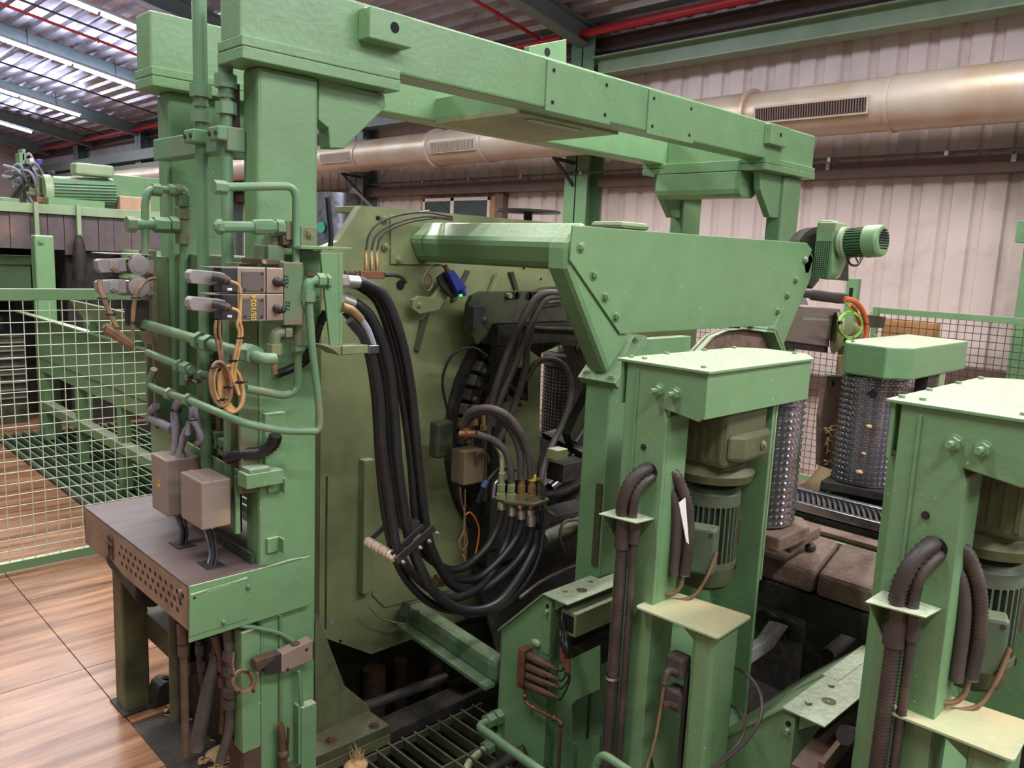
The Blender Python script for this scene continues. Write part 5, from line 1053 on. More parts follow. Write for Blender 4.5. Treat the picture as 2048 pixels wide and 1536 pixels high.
for i in range(120):
    p = at(random.gauss(455, 24), random.gauss(1518, 12), z=.012); m.obox(p, V((random.uniform(.004, .018), random.uniform(-.01, .01), 0)), V((-.003, .006, 0)), Z*.004)
for i in range(40):
    p = at(random.uniform(330, 420), random.uniform(1395, 1440), z=.012); m.obox(p, V((random.uniform(.006, .02), random.uniform(-.012, .012), 0)), V((-.002, .004, 0)), Z*.003)
one('wood_chips', m, CHIPS, 'pale wood chips scattered round the hose feet on the dark hatch', 'chips', kind='stuff')
one('chip_mound', MB().ball(at(445, 1505, z=.0), .10, 14, (.9, .7, .25)), CHIPS, 'mound of pale sawdust at the foot of the brass jointed hose', 'sawdust')
# limit switch on the column
LS = thing('limit_switch', 'worn bare metal limit switch with brown plug on the near column near the floor', 'switch', at(590, 1345, y=3.24))
part('body', MB().prism([at(q[0], q[1], y=3.215) for q in ((564, 1308), (626, 1280), (626, 1320), (564, 1346))], (0, .06, 0)), VALVEM, LS, .004)
part('neck', MB().prism([at(q[0], q[1], y=3.225) for q in ((534, 1318), (562, 1306), (562, 1345), (530, 1348))], (0, .05, 0)), DKPL, LS, .004); part('plug', MB().prism([at(q[0], q[1], y=3.22) for q in ((511, 1322), (552, 1308), (552, 1318), (524, 1340), (514, 1345))], (0, .05, 0)), RUST, LS, .006)
for q in ((575, 1339), (613, 1299)): p = at(q[0], q[1], y=3.215); part('screw', MB().cyl(p, p-Y*.003, .008, 10), DKPL, LS)
part('roller_guard', bxY(MB(), 622, 1286, 630, 1318, 3.22, .04), DKPL, LS); part('conduit_up', MB().tube(spl(pts([(482, 1252), (520, 1257), (560, 1267), (585, 1282), (591, 1292)], y=3.27), 6), .0095, 10), GREENP, LS)
part('gland', MB().cyl(at(591, 1285, y=3.245), at(591, 1295, y=3.245), .02, 10), RUST, LS); part('rod', MB().cyl(at(598, 1342, y=3.25), at(603, 1410, y=3.25), .011, 10), GREENP, LS)
one('rod_guard', MB().box(at(598, 1415, y=3.27).x, at(628, 1415, y=3.27).x, 3.245, 3.295, .02, at(610, 1408, y=3.27).z).box(at(593, 1415, y=3.27).x, at(598, 1415, y=3.27).x, 3.25, 3.30, .02, at(600, 1408, y=3.27).z), GREEN, 'green angle guard at the near column foot round the switch rod', 'guard', bevel=.003)
CC = thing('small_cable_coil', 'small ring of brown cable hanging beside the limit switch plug', 'cable coil', at(488, 1390, y=3.2))
for k in range(3): part('cable_loop', MB().tube(pts([(486+(21-k*2)*cos(a), 1362+(23-k*2.5)*sin(a)) for a in [2*pi*i/24 for i in range(25)]], y=(3.19+.006*k, 3.195+.006*k)), .0055, 8), BRNCAB, CC)
part('cable', MB().tube(spl(pts([(515, 1345), (513, 1365), (505, 1382)], y=3.2), 5), .006, 8), BRNCAB, CC); part('cable', MB().tube(spl(pts([(470, 1352), (466, 1330), (468, 1305)], y=3.2), 5), .0055, 8), BRNCAB, CC)
for q in ((465, 1350), (497, 1343), (507, 1382), (478, 1384)): part('cable_tie', MB().ball(at(q[0], q[1], y=3.188), .009, 6), BLACKR, CC)
CK = thing('stop_cock', 'small rusty brass stop cock at the foot of the near column', 'valve', at(566, 1520, y=3.24)); part('body', MB().cyl(at(563, 1455, y=3.25), at(566, 1500, y=3.25), .018, 12).ball(at(567, 1508, y=3.25), .03, 10).cyl(at(566, 1515, y=3.25), at(566, 1545, y=3.25), .02, 10), RUST, CK)
part('ferrule', MB().cyl(at(561, 1446, y=3.25), at(563, 1458, y=3.25), .013, 10), COPPER, CK); part('lever', MB().bar(at(575, 1500, y=3.23), at(577, 1455, y=3.23), .018, .006), RUST, CK)
# ================================================================ HOSES, COUPLINGS AND SENSORS IN THE MIDDLE
HG = 'black hydraulic hoses looping to the coupling plate'
def hose(label, P, r, y, m_=BLACKR, ends=(), group=None, n=8, nm='hydraulic_hose'):
    Q = [at(p[0], p[1], y=p[2]) if len(p) == 3 else None for p in P]
    if Q[0] is None: Q = pts(P, y=y)
    t = thing(nm, label, 'hose', min(Q, key=lambda q: q.z), group); S = spl(Q, n); part('hose_body', MB().tube(S, r, 12), m_, t)
    if 0 in ends: d = (S[0]-S[1]).normalized(); part('ferrule', MB().cyl(S[0], S[0]+d*.06, r*1.15, 14).hexn(S[0]+d*.06, d, r*1.2, .035), ZINC, t)
    if 1 in ends: d = (S[-1]-S[-2]).normalized(); part('ferrule', MB().cyl(S[-1], S[-1]+d*.05, r*1.12, 14).cyl(S[-1]+d*.05, S[-1]+d*.065, r*.6, 12).hexn(S[-1]+d*.065, d, r*.9, .03), ZINC, t)
    return t
y1, y2 = 3.05, 3.10
hose('outermost black hose with a bright ferrule at the bulkhead, ending at the second coupling', [(716, 564, 3.08), (728, 566, 3.08), (768, 592, 3.08), (800, 670, 3.08), (822, 780, 3.09), (836, 920, 3.10), (852, 1050, 3.10), (868, 1110, 3.08), (905, 1170, 3.05), (960, 1180, 3.03), (1018, 1140, 3.0), (1050, 1100, 3.0), (1062, 1065, 3.0), (1062, 1050, 3.0)], .0245, None, ends=(0, 1))
hose('black hose just inside the outermost one, ending at the third coupling', [(700, 566, 3.14), (722, 574, 3.14), (757, 606, 3.14), (785, 690, 3.14), (806, 800, 3.14), (822, 920, 3.13), (832, 1040, 3.13), (855, 1100, 3.12), (895, 1150, 3.10), (950, 1158, 3.08), (1000, 1120, 3.05), (1032, 1078, 3.04), (1042, 1050, 3.04), (1042, 1036, 3.04)], .0225, None, ends=(1,))
hose('fat black hose starting at the lower bulkhead port, looping lowest', [(705, 607, 3.10), (718, 613, 3.10), (745, 642, 3.10), (775, 720, 3.10), (788, 830, 3.10), (795, 930, 3.08), (815, 1060, 3.05), (840, 1135, 3.0), (875, 1190, 2.96), (930, 1222, 2.93), (990, 1210, 2.92), (1035, 1160, 2.94), (1068, 1100, 2.97), (1075, 1060, 2.98)], .027, None, ends=(0,))
hose('black hose behind the fat one, ending at the leftmost coupling', [(690, 590, 3.2), (730, 640, 3.2), (758, 720, 3.2), (775, 830, 3.2), (785, 930, 3.18), (800, 1040, 3.17), (850, 1110, 3.16), (910, 1140, 3.14), (965, 1105, 3.12), (992, 1062, 3.12), (1002, 1030, 3.12), (1003, 1018, 3.12)], .0215, None, ends=(1,))
hose('innermost black hose, ending at the coupling beside the yellow tape', [(700, 640, 3.06), (735, 690, 3.06), (757, 780, 3.06), (765, 900, 3.06), (785, 1040, 3.03), (800, 1110, 3.0), (850, 1170, 3.0), (910, 1196, 3.0), (975, 1160, 3.04), (1010, 1090, 3.08), (1022, 1045, 3.08), (1023, 1030, 3.08)], .022, None, BLACKR, ends=(1,))
hose('grey sleeved black hose nearest to the green plate on the left', [(690, 622, 3.16), (712, 650, 3.14), (735, 700, 3.14), (750, 790, 3.14), (758, 920, 3.12), (770, 1030, 3.10), (792, 1120, 3.06), (830, 1180, 3.04), (880, 1215, 3.02), (950, 1226, 3.0)], .02, None)
one('hose_sleeve', MB().tube(spl(pts([(683, 613), (705, 622), (722, 640)], y=3.05), 5), .0205, 12), BRASS, 'brassy bent ferrule on the grey sleeved hose at the bulkhead', 'ferrule')
one('grey_hose_piece', MB().tube(spl(pts([(722, 640), (735, 660), (746, 690)], y=3.05), 5), .0165, 12), GRYCAB, 'short light grey hose piece below the brassy ferrule', 'hose')
# roller clamp that guides the hoses
RK = thing('hose_roller_clamp', 'black two plate hose clamp with cream nylon rollers', 'clamp', at(800, 1130, y=3.05))
pl1 = [(790, 1118), (796, 1130), (872, 1060), (866, 1050)]; pl2 = [(726, 1083), (724, 1075), (752, 1055), (756, 1062)]
part('front_plate', MB().prism([at(q[0], q[1], y=2.95) for q in pl1], (0, .012, 0)), DARKSTEEL, RK, .002)
part('rear_plate', MB().prism([at(q[0], q[1], y=3.22) for q in ((732, 1082), (736, 1092), (812, 1022), (806, 1014))], (0, .012, 0)), DARKSTEEL, RK, .002)
part('middle_plate', MB().prism([at(q[0], q[1], y=3.0) for q in ((782, 1106), (788, 1116), (852, 1056), (846, 1048))], (0, .010, 0)), DARKSTEEL, RK, .002)
a, b = at(733, 1082, y=3.21), at(792, 1116, y=3.0)
for i in range(4):
    p = a+(b-a)*(i/4+.01); q = a+(b-a)*((i+1)/4-.01); mid = (p+q)/2
    part('nylon_roller', MB().tube([p, p+(q-p)*.15, p+(q-p)*.3, mid, p+(q-p)*.7, p+(q-p)*.85, q], [.022, .026, .026, .022, .026, .026, .022], 16), WHITEPL, RK)
c, d = at(806, 1060, y=3.16), at(836, 1078, y=3.0)
for i in range(2): p = c+(d-c)*(i/2); q = c+(d-c)*((i+1)/2-.02); part('nylon_roller', MB().tube([p, (p+q)/2, q], [.024, .019, .024], 14), WHITEPL, RK)
part('spacer_block', MB().obox(at(818, 1048, y=3.1), (.04, -.02, .0), (.01, .03, 0), (0, 0, .02)), DARKSTEEL, RK)
for q in ((806, 1124), (840, 1095), (858, 1082), (874, 1066)): p = at(q[0], q[1], y=2.95); part('clamp_screw', MB().bolt(p, -Y, .008, .012), ZINC, RK)
# coupling plate
CB = thing('coupling_plate', 'olive bulkhead plate carrying a row of screwed hose couplings', 'coupling plate', at(1040, 1000, y=3.05))
zc_ = at(1035, 1000, y=3.05).z
P4 = [(984, 990), (992, 982), (1072, 1008), (1086, 1004), (1088, 1012), (1062, 1024), (1050, 1020)]
cpl = [at(q[0], q[1], z=zc_) for q in ((983, 992), (995, 978), (1086, 1004), (1078, 1016), (1062, 1022))]
def flat(px, py): return at(px, py, z=zc_)
base = [V((at(986, 990, y=3.18).x, 3.19, zc_)), V((at(986, 990, y=3.18).x-.01, 3.08, zc_)), V((at(1058, 1015, y=2.98).x, 2.94, zc_-.0)), V((at(1088, 1010, y=3.0).x, 2.96, zc_)), V((at(1075, 1000, y=3.1).x, 3.1, zc_))]
part('plate', MB().prism(base, (0, 0, -.018)), DKOLIVE, CB, .004)
part('strap', MB().tube(rnd(pts([(1075, 958), (1085, 966), (1086, 1000), (1092, 1022), (1106, 1030)], y=2.97), .03, 4), .012, 8), DKOLIVE, CB)
part('hook', MB().tube(rnd(pts([(986, 995), (990, 965), (1000, 958)], y=3.14), .03, 4), .008, 8), ZINC, CB)
for i, (px, py, yv, mm) in enumerate(((1002, 985, 3.12, BRASS), (1022, 990, 3.08, BRASS), (1042, 997, 3.04, BRASS), (1062, 1002, 3.0, BRASS))):
    b = V((at(px, py, y=yv).x, yv, zc_)); t = part('coupling', MB().hexn(b, Z, .027, .035).cyl(b+Z*.035, b+Z*.045, .019, 12).hexn(b+Z*.045, Z, .024, .04).cyl(b+Z*.085, b+Z*.11, .017, 12).cyl(b-Z*.018, b-Z*.05, .017, 12), OLIVE if i < 2 else mm, CB, .002)
    if i == 3: part('yellow_tape', MB().cyl(b+Z*.115, b+Z*.145, .023, 14), YELTAPE, t)
    else: part('swivel_nut', MB().cyl(b+Z*.11, b+Z*.15, .018, 12), BRASS if i else OLIVE, t)
# hoses from the couplings up into the ring
hose('curved hose from the rusty tee to the second coupling', [(952, 868, 3.2), (985, 880, 3.16), (1012, 905, 3.11), (1022, 945, 3.08), (1022, 962, 3.08)], .021, None, DUSTYR)
hose('hose arching high from the ring edge to the yellow taped coupling', [(925, 850, 3.3), (945, 822, 3.22), (985, 818, 3.12), (1025, 842, 3.05), (1055, 900, 3.01), (1062, 955, 3.0)], .022, None, DUSTYR)
hose('hose arching beside the high one to the third coupling', [(930, 848, 3.34), (955, 826, 3.25), (990, 826, 3.16), (1022, 860, 3.09), (1040, 905, 3.05), (1042, 958, 3.04)], .021, None, DUSTYR)
hose('olive hose stub rising from the leftmost coupling', [(1003, 955, 3.12), (1004, 925, 3.14), (998, 900, 3.2), (985, 882, 3.3)], .0145, None, OLIVE)
hose('thin black hose arching in front of the opening and down to the couplings', [(1052, 760, 3.3), (1072, 728, 3.28), (1100, 718, 3.25), (1130, 735, 3.22), (1142, 780, 3.18), (1128, 840, 3.14), (1100, 900, 3.1), (1082, 960, 3.06), (1075, 1020, 3.04)], .019, None, DUSTYR)
for i, (lb, P) in enumerate((('leftmost of the dusty hoses fanning down from the guard arm', [(1120, 585, 3.2), (1080, 590, 3.25), (1045, 640, 3.3), (1010, 720, 3.32), (985, 800, 3.34), (975, 870, 3.36)]), ('second dusty hose fanning down from the guard arm', [(1125, 592, 3.2), (1090, 600, 3.24), (1062, 650, 3.28), (1030, 730, 3.3), (1000, 800, 3.32), (982, 850, 3.36)]),
                            ('third dusty hose crossing the others below the guard arm', [(1118, 605, 3.24), (1075, 620, 3.28), (1055, 690, 3.3), (1050, 740, 3.3), (1025, 820, 3.32), (998, 880, 3.34)]), ('lowest dusty hose crossing the others below the guard arm', [(1112, 590, 3.28), (1065, 605, 3.32), (1035, 665, 3.36), (1020, 730, 3.38), (980, 800, 3.4), (960, 840, 3.42)]))):
    hose(lb, P, .021, None, DUSTYR, nm='dusty_hose')
hose('thin black hose looping on the olive plate left of the ring edge', [(975, 712, 3.5), (945, 695, 3.55), (905, 710, 3.58), (885, 760, 3.6), (895, 820, 3.6), (907, 860, 3.6), (908, 890, 3.6)], .008, None, BLACKR, nm='thin_hose')
hose('black hose swinging left below the small terminal box', [(1030, 940, 3.2), (1000, 938, 3.22), (970, 970, 3.24), (955, 1005, 3.26)], .0135, None, BLACKR)
one('blue_tape', MB().cyl(at(966, 975, y=3.235), at(974, 962, y=3.23), .018, 10), mat('blue_tape_cloth', (50, 78, 120), .7), 'rag of blue tape round the black hose by the couplings', 'tape')
hose('black hose hanging beside the couplings on the right', [(1082, 1020, 3.02), (1085, 1060, 3.0), (1078, 1110, 2.96), (1055, 1160, 2.94), (1000, 1215, 2.94), (930, 1232, 2.96)], .0165, None, BLACKR)
hose('grey line curving from the enclosure lip to the dark trough', [(1128, 1105, 3.1), (1120, 1075, 3.1), (1128, 1045, 3.1), (1160, 1040, 3.1), (1190, 1050, 3.1)], .010, None, DUSTYR, nm='thin_hose')
hose('second grey line lying across the dark trough', [(1040, 1195, 2.9), (1080, 1165, 2.95), (1130, 1140, 3.0), (1190, 1120, 3.05)], .010, None, DUSTYR, nm='thin_hose')
hose('thin dark line dropping beside the support post', [(1190, 800, 2.8), (1188, 870, 2.8), (1198, 960, 2.8), (1185, 1060, 2.8), (1178, 1140, 2.8)], .006, None, DARKSTEEL, nm='thin_hose')
hose('upper grey line falling from the guard foot', [(1200, 752, 2.75), (1187, 800, 2.75), (1192, 850, 2.75), (1198, 880, 2.75)], .006, None, DUSTYR, nm='thin_hose')
VB = thing('prox_connectors', 'black plug connectors and grey blocks beside the support post', 'connector', at(1180, 900, y=3.0))
part('block', MB().box(at(1155, 0, y=3.0).x, at(1178, 0, y=3.0).x, 2.97, 3.05, at(1165, 908, y=3.0).z, at(1165, 888, y=3.0).z), OLIVE, VB, .005)
part('sleeve', MB().tube(spl(pts([(1180, 898), (1196, 912), (1208, 938), (1214, 955)], y=2.98), 5), .022, 12), BLACKR, VB); part('plug', MB().tube(spl(pts([(1150, 885), (1162, 868), (1174, 845), (1180, 812)], y=2.95), 5), .017, 10), BLACKR, VB)
part('sleeve_skirt', MB().tube(spl(pts([(1214, 955), (1216, 1000), (1205, 1060), (1190, 1130)], y=2.97), 5), .018, 8), DKOLIVE, VB)
# fittings beside the ring
FT = thing('ring_fittings', 'brass and rusty hose fittings below the thin ring hose', 'fitting', at(960, 900, y=3.3))
for px, py0, py1, m_, yv in ((967, 820, 860, BRASS, 3.36), (949, 810, 850, BRASS, 3.38)):
    a, b = at(px, py0, y=yv), at(px, py1, y=yv); part('hose_end', MB().cyl(a, b, .014, 10).hexn(b, Z, .024, .03), m_, FT)
part('tee', MB().cyl(at(920, 868, y=3.3), at(952, 868, y=3.22), .022, 10).hexn(at(926, 868, y=3.28), X, .032, .04), COPPER, FT)
part('rounded_block', MB().box(at(893, 0, y=3.55).x, at(930, 0, y=3.55).x, 3.52, 3.6, at(910, 910, y=3.55).z, at(910, 838, y=3.55).z), DKOLIVE, FT, .02)
part('column_pipe', MB().cyl(at(968, 850, y=3.38), at(968, 1000, y=3.38), .018, 10), DKOLIVE, FT)
JB = thing('junction_box', 'small brown grimy junction box between the hose loop and the couplings', 'terminal box', at(930, 970, y=3.3)); A = at(928, 905, y=3.3); B = at(962, 975, y=3.3)
xa = at(928, 970, y=3.3).x; part('case', MB().box(xa, xa+.15, 3.30, 3.42, B.z+.03, A.z), mat('brown_box', (112, 96, 74), .5, var=.12), JB, .008)
for i, P in enumerate(([(920, 975), (922, 1000), (930, 1030), (928, 1060), (918, 1085), (925, 1100), (935, 1085), (928, 1060)], [(930, 978), (930, 1010), (928, 1045), (930, 1110), (925, 1140)], [(931, 1030), (940, 1025), (952, 1040), (958, 1065), (950, 1110), (935, 1128), (926, 1110)])):
    part('cable', MB().tube(spl(pts(P, y=3.34), 6), .005, 6), (BRNCAB, BRNCAB, ORANGE)[i], JB)
part('cable', MB().tube(spl(pts([(958, 925), (952, 912), (960, 905), (975, 910), (978, 925)], y=3.27), 5), .007, 8), DUSTYR, JB)
# blue sensor
BS = thing('blue_sensor', 'tilted blue photo sensor with a green light on the ring plate', 'sensor', at(905, 590, y=3.6))
part('case', MB().prism([at(q[0], q[1], y=3.62) for q in ((896, 546), (908, 540), (934, 574), (930, 586), (918, 590))], (0, .05, 0)), BLUE, BS, .004); part('mount', MB().prism([at(q[0], q[1], y=3.66) for q in ((876, 555), (896, 540), (920, 590), (905, 598), (880, 570))], (0, .02, 0)), GRIME_SHADE, BS, .003)
part('status_light', MB().ball(at(921, 590, y=3.63), .010, 8), LED, BS); part('cap', MB().cyl(at(925, 578, y=3.60), at(930, 590, y=3.60), .012, 10), BLUE, BS)
part('cable', MB().tube(spl(pts([(893, 538), (880, 530), (860, 535), (848, 555), (845, 572), (855, 582), (865, 570), (860, 550), (850, 548)], y=3.66), 6), .006, 8), BRNCAB, BS); part('nut', MB().cyl(at(890, 532, y=3.64), at(898, 546, y=3.64), .014, 10), COPPER, BS)
# brass lubricator on the plate top left, with three lines
BL = thing('brass_lubricator', 'three brass injector barrels on a copper block at the top left of the olive plate', 'lubricator', at(745, 560, y=3.6))
part('block', bxY(MB(), 722, 542, 770, 558, 3.60, .05), COPPER, BL, .003)
for px in (732, 743, 754): part('barrel', MB().tube([at(px, 542, y=3.62), at(px, 508, y=3.62), at(px, 507, y=3.62), at(px, 500, y=3.62)], [.011, .011, .006, .006], 12), BRASS, BL)
part('inlet_pipe', MB().cyl(at(690, 546, y=3.62), at(722, 549, y=3.62), .012, 10), RUST, BL)
for q in (700, 712): part('inlet_nut', nut_on(MB(), at(q, 548, y=3.62), X, .018, .02), RUST, BL)
part('outlet_hose', MB().tube(spl(pts([(770, 550), (790, 550), (805, 556), (812, 566)], y=3.62), 5), .011, 8), DKPL, BL)
for px, P in ((732, [(732, 500), (738, 470), (758, 446), (800, 430), (850, 425), (905, 434)]), (743, [(743, 500), (752, 472), (778, 452), (820, 438), (860, 433), (905, 438)]), (754, [(754, 500), (760, 478), (780, 460), (820, 444), (870, 437), (905, 440)])):
    part('grease_line', MB().tube(spl(pts(P, y=3.66), 6), .0055, 8), DARKSTEEL, BL)
one('plate_hose', MB().tube(spl(pts([(655, 395), (658, 430), (662, 470), (660, 500)], y=3.4), 5), .012, 8), BLACKR, 'black hose hanging down right beside the near column above the bracket', 'hose')
# chute beam below
m = thing('chute_beam', 'inclined dusty green beam with ribbed shadowed top running from the ring foot to the trough housing', 'beam', at(900, 1320, y=3.2))
a, b = at(826, 1224, y=3.74), at(1004, 1343, y=2.925)
part('body', MB().bar(a, b, .11, .14), GREENP, m, .035); part('lower_flange', MB().bar(a+V((-.085, 0, -.06)), b+V((-.085, 0, -.06)), .07, .02), GREENP, m)
part('lug', MB().prism([at(q[0], q[1], y=3.7) for q in ((800, 1230), (812, 1205), (822, 1208), (812, 1236))], (0, .03, 0)), DKOLIVE, m, .004); part('lug', MB().prism([at(q[0], q[1], y=3.6) for q in ((826, 1245), (830, 1222), (840, 1222), (840, 1248))], (0, .03, 0)), DKOLIVE, m, .004)
one('green_hose', MB().tube(spl(pts([(738, 1212), (760, 1235), (790, 1245), (808, 1248)], y=3.7), 5), .006, 6), GREEN, 'bright green thin line edging the gap at the ring plate foot', 'hose')
one('oily_gear_head', MB().ball(at(882, 1162, y=3.2), .04, 10, (1.2, .8, .8)).cyl(at(872, 1160, y=3.2), at(900, 1155, y=3.2), .03, 10), BRASS, 'oily brass fitting lying behind the looping hoses', 'fitting')
# pit: grating, bottom beam, rollers
GR = thing('pit_grating', 'dark open bar grating over the pit in front of the base plate', 'grating', (2.7, 2.6, -.05))
g0 = [at(q[0], q[1], z=-.02) for q in ((730, 1545), (1000, 1395))]
for i in range(12):
    a = V((2.05+i*.085, 3.24, -.03)); b = V((2.05+i*.085, 1.9, -.03)); part('grating_bar', MB().bar(a, b, .012, .05), DKOLIVE, GR)
for i in range(5): part('cross_bar', MB().bar(V((2.02, 3.22-i*.32, -.03)), V((3.05, 3.22-i*.32, -.03)), .012, .04), DKOLIVE, GR)
bb = thing('pit_beam', 'dusty black edge beam from the base plate towards the trough housing', 'beam', (2.8, 3.35, 0))
part('beam', MB().box(2.42, 3.25, 3.27, 3.42, -.04, .03), GRIME_SHADE, bb, .004); part('pipe', MB().cyl((2.35, 3.50, .08), (3.3, 3.46, .06), .03, 10), DARKSTEEL, bb)
part('cross_girder', MB().box(2.0, 5.5, 4.4, 4.6, -.9, .1), GRIME_SHADE, bb)
for i, (px, py, w_) in enumerate(((748, 1378, .16), (800, 1360, .10), (870, 1335, .12), (905, 1350, .14))):
    one('rusty_post', MB().cyl(at(px, py, y=4.3)+V((0, 0, -.6)), at(px, py, y=4.3)+V((0, 0, .15)), w_/2, 12), RUST, 'rusty orange shape glimpsed in the dark pit, number %s from the left' % ('one', 'two', 'three', 'four')[i], 'post', 'rusty shapes in the pit')
m = MB(); random.seed(11); c = at(715, 1520, z=.02)
for i in range(26): d = V((random.uniform(-.5, .5), random.uniform(-.4, .4), 1)).normalized()*random.uniform(.03, .09); p = c+V((random.uniform(-.03, .03), random.uniform(-.02, .02), 0)); m.tube([p, p+d], [.003, .0008], 4)
one('splintered_stub', m.ball(c-V((.01, 0, .03)), .07, 10, (1, .8, .5)), CHIPS, 'splintered pale wood stub at the bottom edge beside the base plate', 'wood')
# ================================================================ BACKGROUND LEFT
lf = thing('wire_fence', 'green framed white wire mesh fence on the left', 'fence', (0.8, 6.9, 0))
part('top_rail', MB().box(-1.5, 2.6, 6.88, 6.93, 2.115, 2.2), GREEN, lf, .003); part('bottom_rail', MB().box(-1.5, 2.6, 6.88, 6.93, .03, .10), GREEN, lf, .003)
part('post', MB().box(2.55, 2.6, 6.88, 6.93, 0, 2.2), GREEN, lf, .003); part('post', MB().box(-1.5, -1.45, 6.88, 6.93, 0, 2.2), GREEN, lf, .003)
WIRE = mat('pale_wire', (205, 212, 190), .4, var=.08)
part('wire_mesh', fence_mesh((-1.45, 6.89, 0), (2.55, 6.89, 0), .10, 2.12, .088, .0036, 5), WIRE, lf, stuff=True)
tp = thing('guide_post', 'tall light green square post standing behind the left fence', 'post', (2.95, 11.5, 0)); part('post', MB().box(2.86, 3.08, 11.4, 11.6, 0, 2.60), GREEN, tp, .02); part('bolt', MB().bolt((2.93, 11.4, 2.52), -Y, .03, .02), GREENP, tp)
# floor grating along the conveyor
wg = thing('walkway_grating', 'dark slatted walkway grating behind the left fence', 'grating', (3.0, 10, 0))
for i in range(16): part('slat', MB().box(2.42+i*.105, 2.443+i*.105, 7.2, 11.9, .0, .05), GREENP, wg)
for i in range(5): part('bearer', MB().box(2.4, 4.1, 7.6+i*1.0, 7.66+i*1.0, -.003, .0), GRIME_SHADE, wg)
part('dark_floor_sheet', MB().box(2.4, 5.6, 7.0, 11.9, -.0035, -.001), HOLE, wg)  # black sheet laid over the floor to stand for darkness below the slats
# outfeed conveyor
oc = thing('outfeed_conveyor', 'long green trough conveyor behind the left fence running away from the ring', 'conveyor', (4.3, 10, 0))
part('side_panel', MB().box(2.80, 2.83, 6.98, 11.3, 1.10, 1.60), GREEN, oc, .004); part('side_panel', MB().box(3.35, 3.38, 6.98, 11.3, .95, 1.7), GREEN, oc, .004); part('trough_bed', MB().box(2.83, 3.35, 6.98, 11.3, 1.2, 1.23), DARKSTEEL, oc); part('skirt_panel', MB().box(2.815, 2.835, 6.98, 11.3, .93, 1.09), GREEN, oc)
part('top_lip', MB().prism([V((2.70, 6.98, 1.62)), V((2.84, 6.98, 1.60)), V((2.84, 6.98, 1.615)), V((2.70, 6.98, 1.635))], (0, 4.9, 0)), GREEN, oc)
part('flared_side', MB().prism([V((2.82, 6.98, 1.61)), V((2.60, 6.98, 1.95)), V((2.61, 6.98, 1.96)), V((2.83, 6.98, 1.62))], (0, 2.2, 0)), GREEN, oc)
part('base_rail', MB().box(2.80, 2.92, 6.98, 11.3, .45, .55), GREEN, oc, .005)
for i in range(4):
    y = 7.1+i*1.35; part('leg', MB().box(2.82, 2.92, y, y+.12, .05, 1.1), GREEN, oc, .005); part('leg', MB().box(3.28, 3.38, y, y+.12, .05, 1.1), GREEN, oc, .005)
for i in range(4):
    y = 7.1+i*.6; part('panel_rib', MB().box(2.70, 2.80, y, y+.03, 1.63, 1.75), GREEN, oc)
# plank wall cabinet with machines on top
pw = thing('plank_cabin', 'dark plank sided cabin with pale green top rail at far left', 'cabin', (3, 12.2, 0))
random.seed(4); x = .4; i = 0
while x < 5.6:
    w_ = random.uniform(.15, .24); part('plank', MB().box(x+.004, x+w_-.004, 12.0+random.uniform(0, .012), 12.04, 2.42 if i % 5 else 2.36, 2.90), PLANK, pw); x += w_; i += 1
part('top_rail', MB().box(.4, 5.6, 11.96, 12.04, 2.88, 3.0), PALEGR, pw, .004); part('top_deck', MB().box(.4, 5.6, 12.0, 14.5, 2.9, 2.96), PALEGR, pw)
part('dark_body', MB().box(3.4, 5.6, 12.1, 14.5, 0, 2.42), GRIME_SHADE, pw); part('dark_back', MB().box(.4, 3.4, 13.4, 14.5, 0, 2.42), GRIME_SHADE, pw)  # dark boxes added to stand for the dark void under the planks
for px in (72, 157): a = at(px, 400, y=11.9); part('hanger_bar', MB().box(a.x-.025, a.x+.025, 11.90, 11.95, 2.3 if px > 100 else 2.5, 3.02), PALEGR, pw)
one('rubber_flap', MB().tube([at(157, 470, y=11.86), at(158, 490, y=11.86), at(160, 520, y=11.86), at(158, 560, y=11.86)], [.03, .07, .09, .08], 10), GRIME_SHADE, 'black rubber flap hanging under the second hanger bar of the plank cabin', 'flap')
# machines behind the fence at far left
gm = thing('green_machine', 'light green machine frame behind the left fence under the planks', 'machine', (2.4, 12.6, 0))
part('body', MB().box(1.2, 3.1, 12.6, 13.2, 1.7, 2.28), GREEN, gm, .01); part('top_beam', MB().box(1.2, 3.2, 12.5, 12.6, 2.2, 2.32), GREEN, gm, .004); part('opening', MB().box(1.9, 2.5, 12.59, 12.605, 1.95, 2.1), HOLE, gm); part('lower_body', MB().box(1.6, 3.0, 12.7, 13.3, 0, 1.2), DKOLIVE, gm)
part('opening', MB().box(2.2, 2.75, 12.68, 12.71, 1.3, 1.5), HOLE, gm); part('strut', MB().box(1.4, 2.1, 12.4, 12.5, 0, 1.7), GREEN, gm, .01)
for i in range(9): part('grid_bar', MB().box(2.2, 3.0, 12.66, 12.68, .35+i*.11, .37+i*.11), GREYPL, gm)
sp = thing('spiral_roller', 'ribbed green roller end seen behind the far column valves', 'roller', (4.3, 11.7, 1.9))
part('drum', MB().cyl((4.3, 11.75, 1.9), (4.3, 11.75, 2.45), .30, 20), GREEN, sp)
for i in range(4): part('rib', MB().lathe((4.3, 11.75, 1.95+i*.12), Z, [(0, .30), (.0, .33), (.03, .33), (.03, .30)], 24), PALEGR, sp)
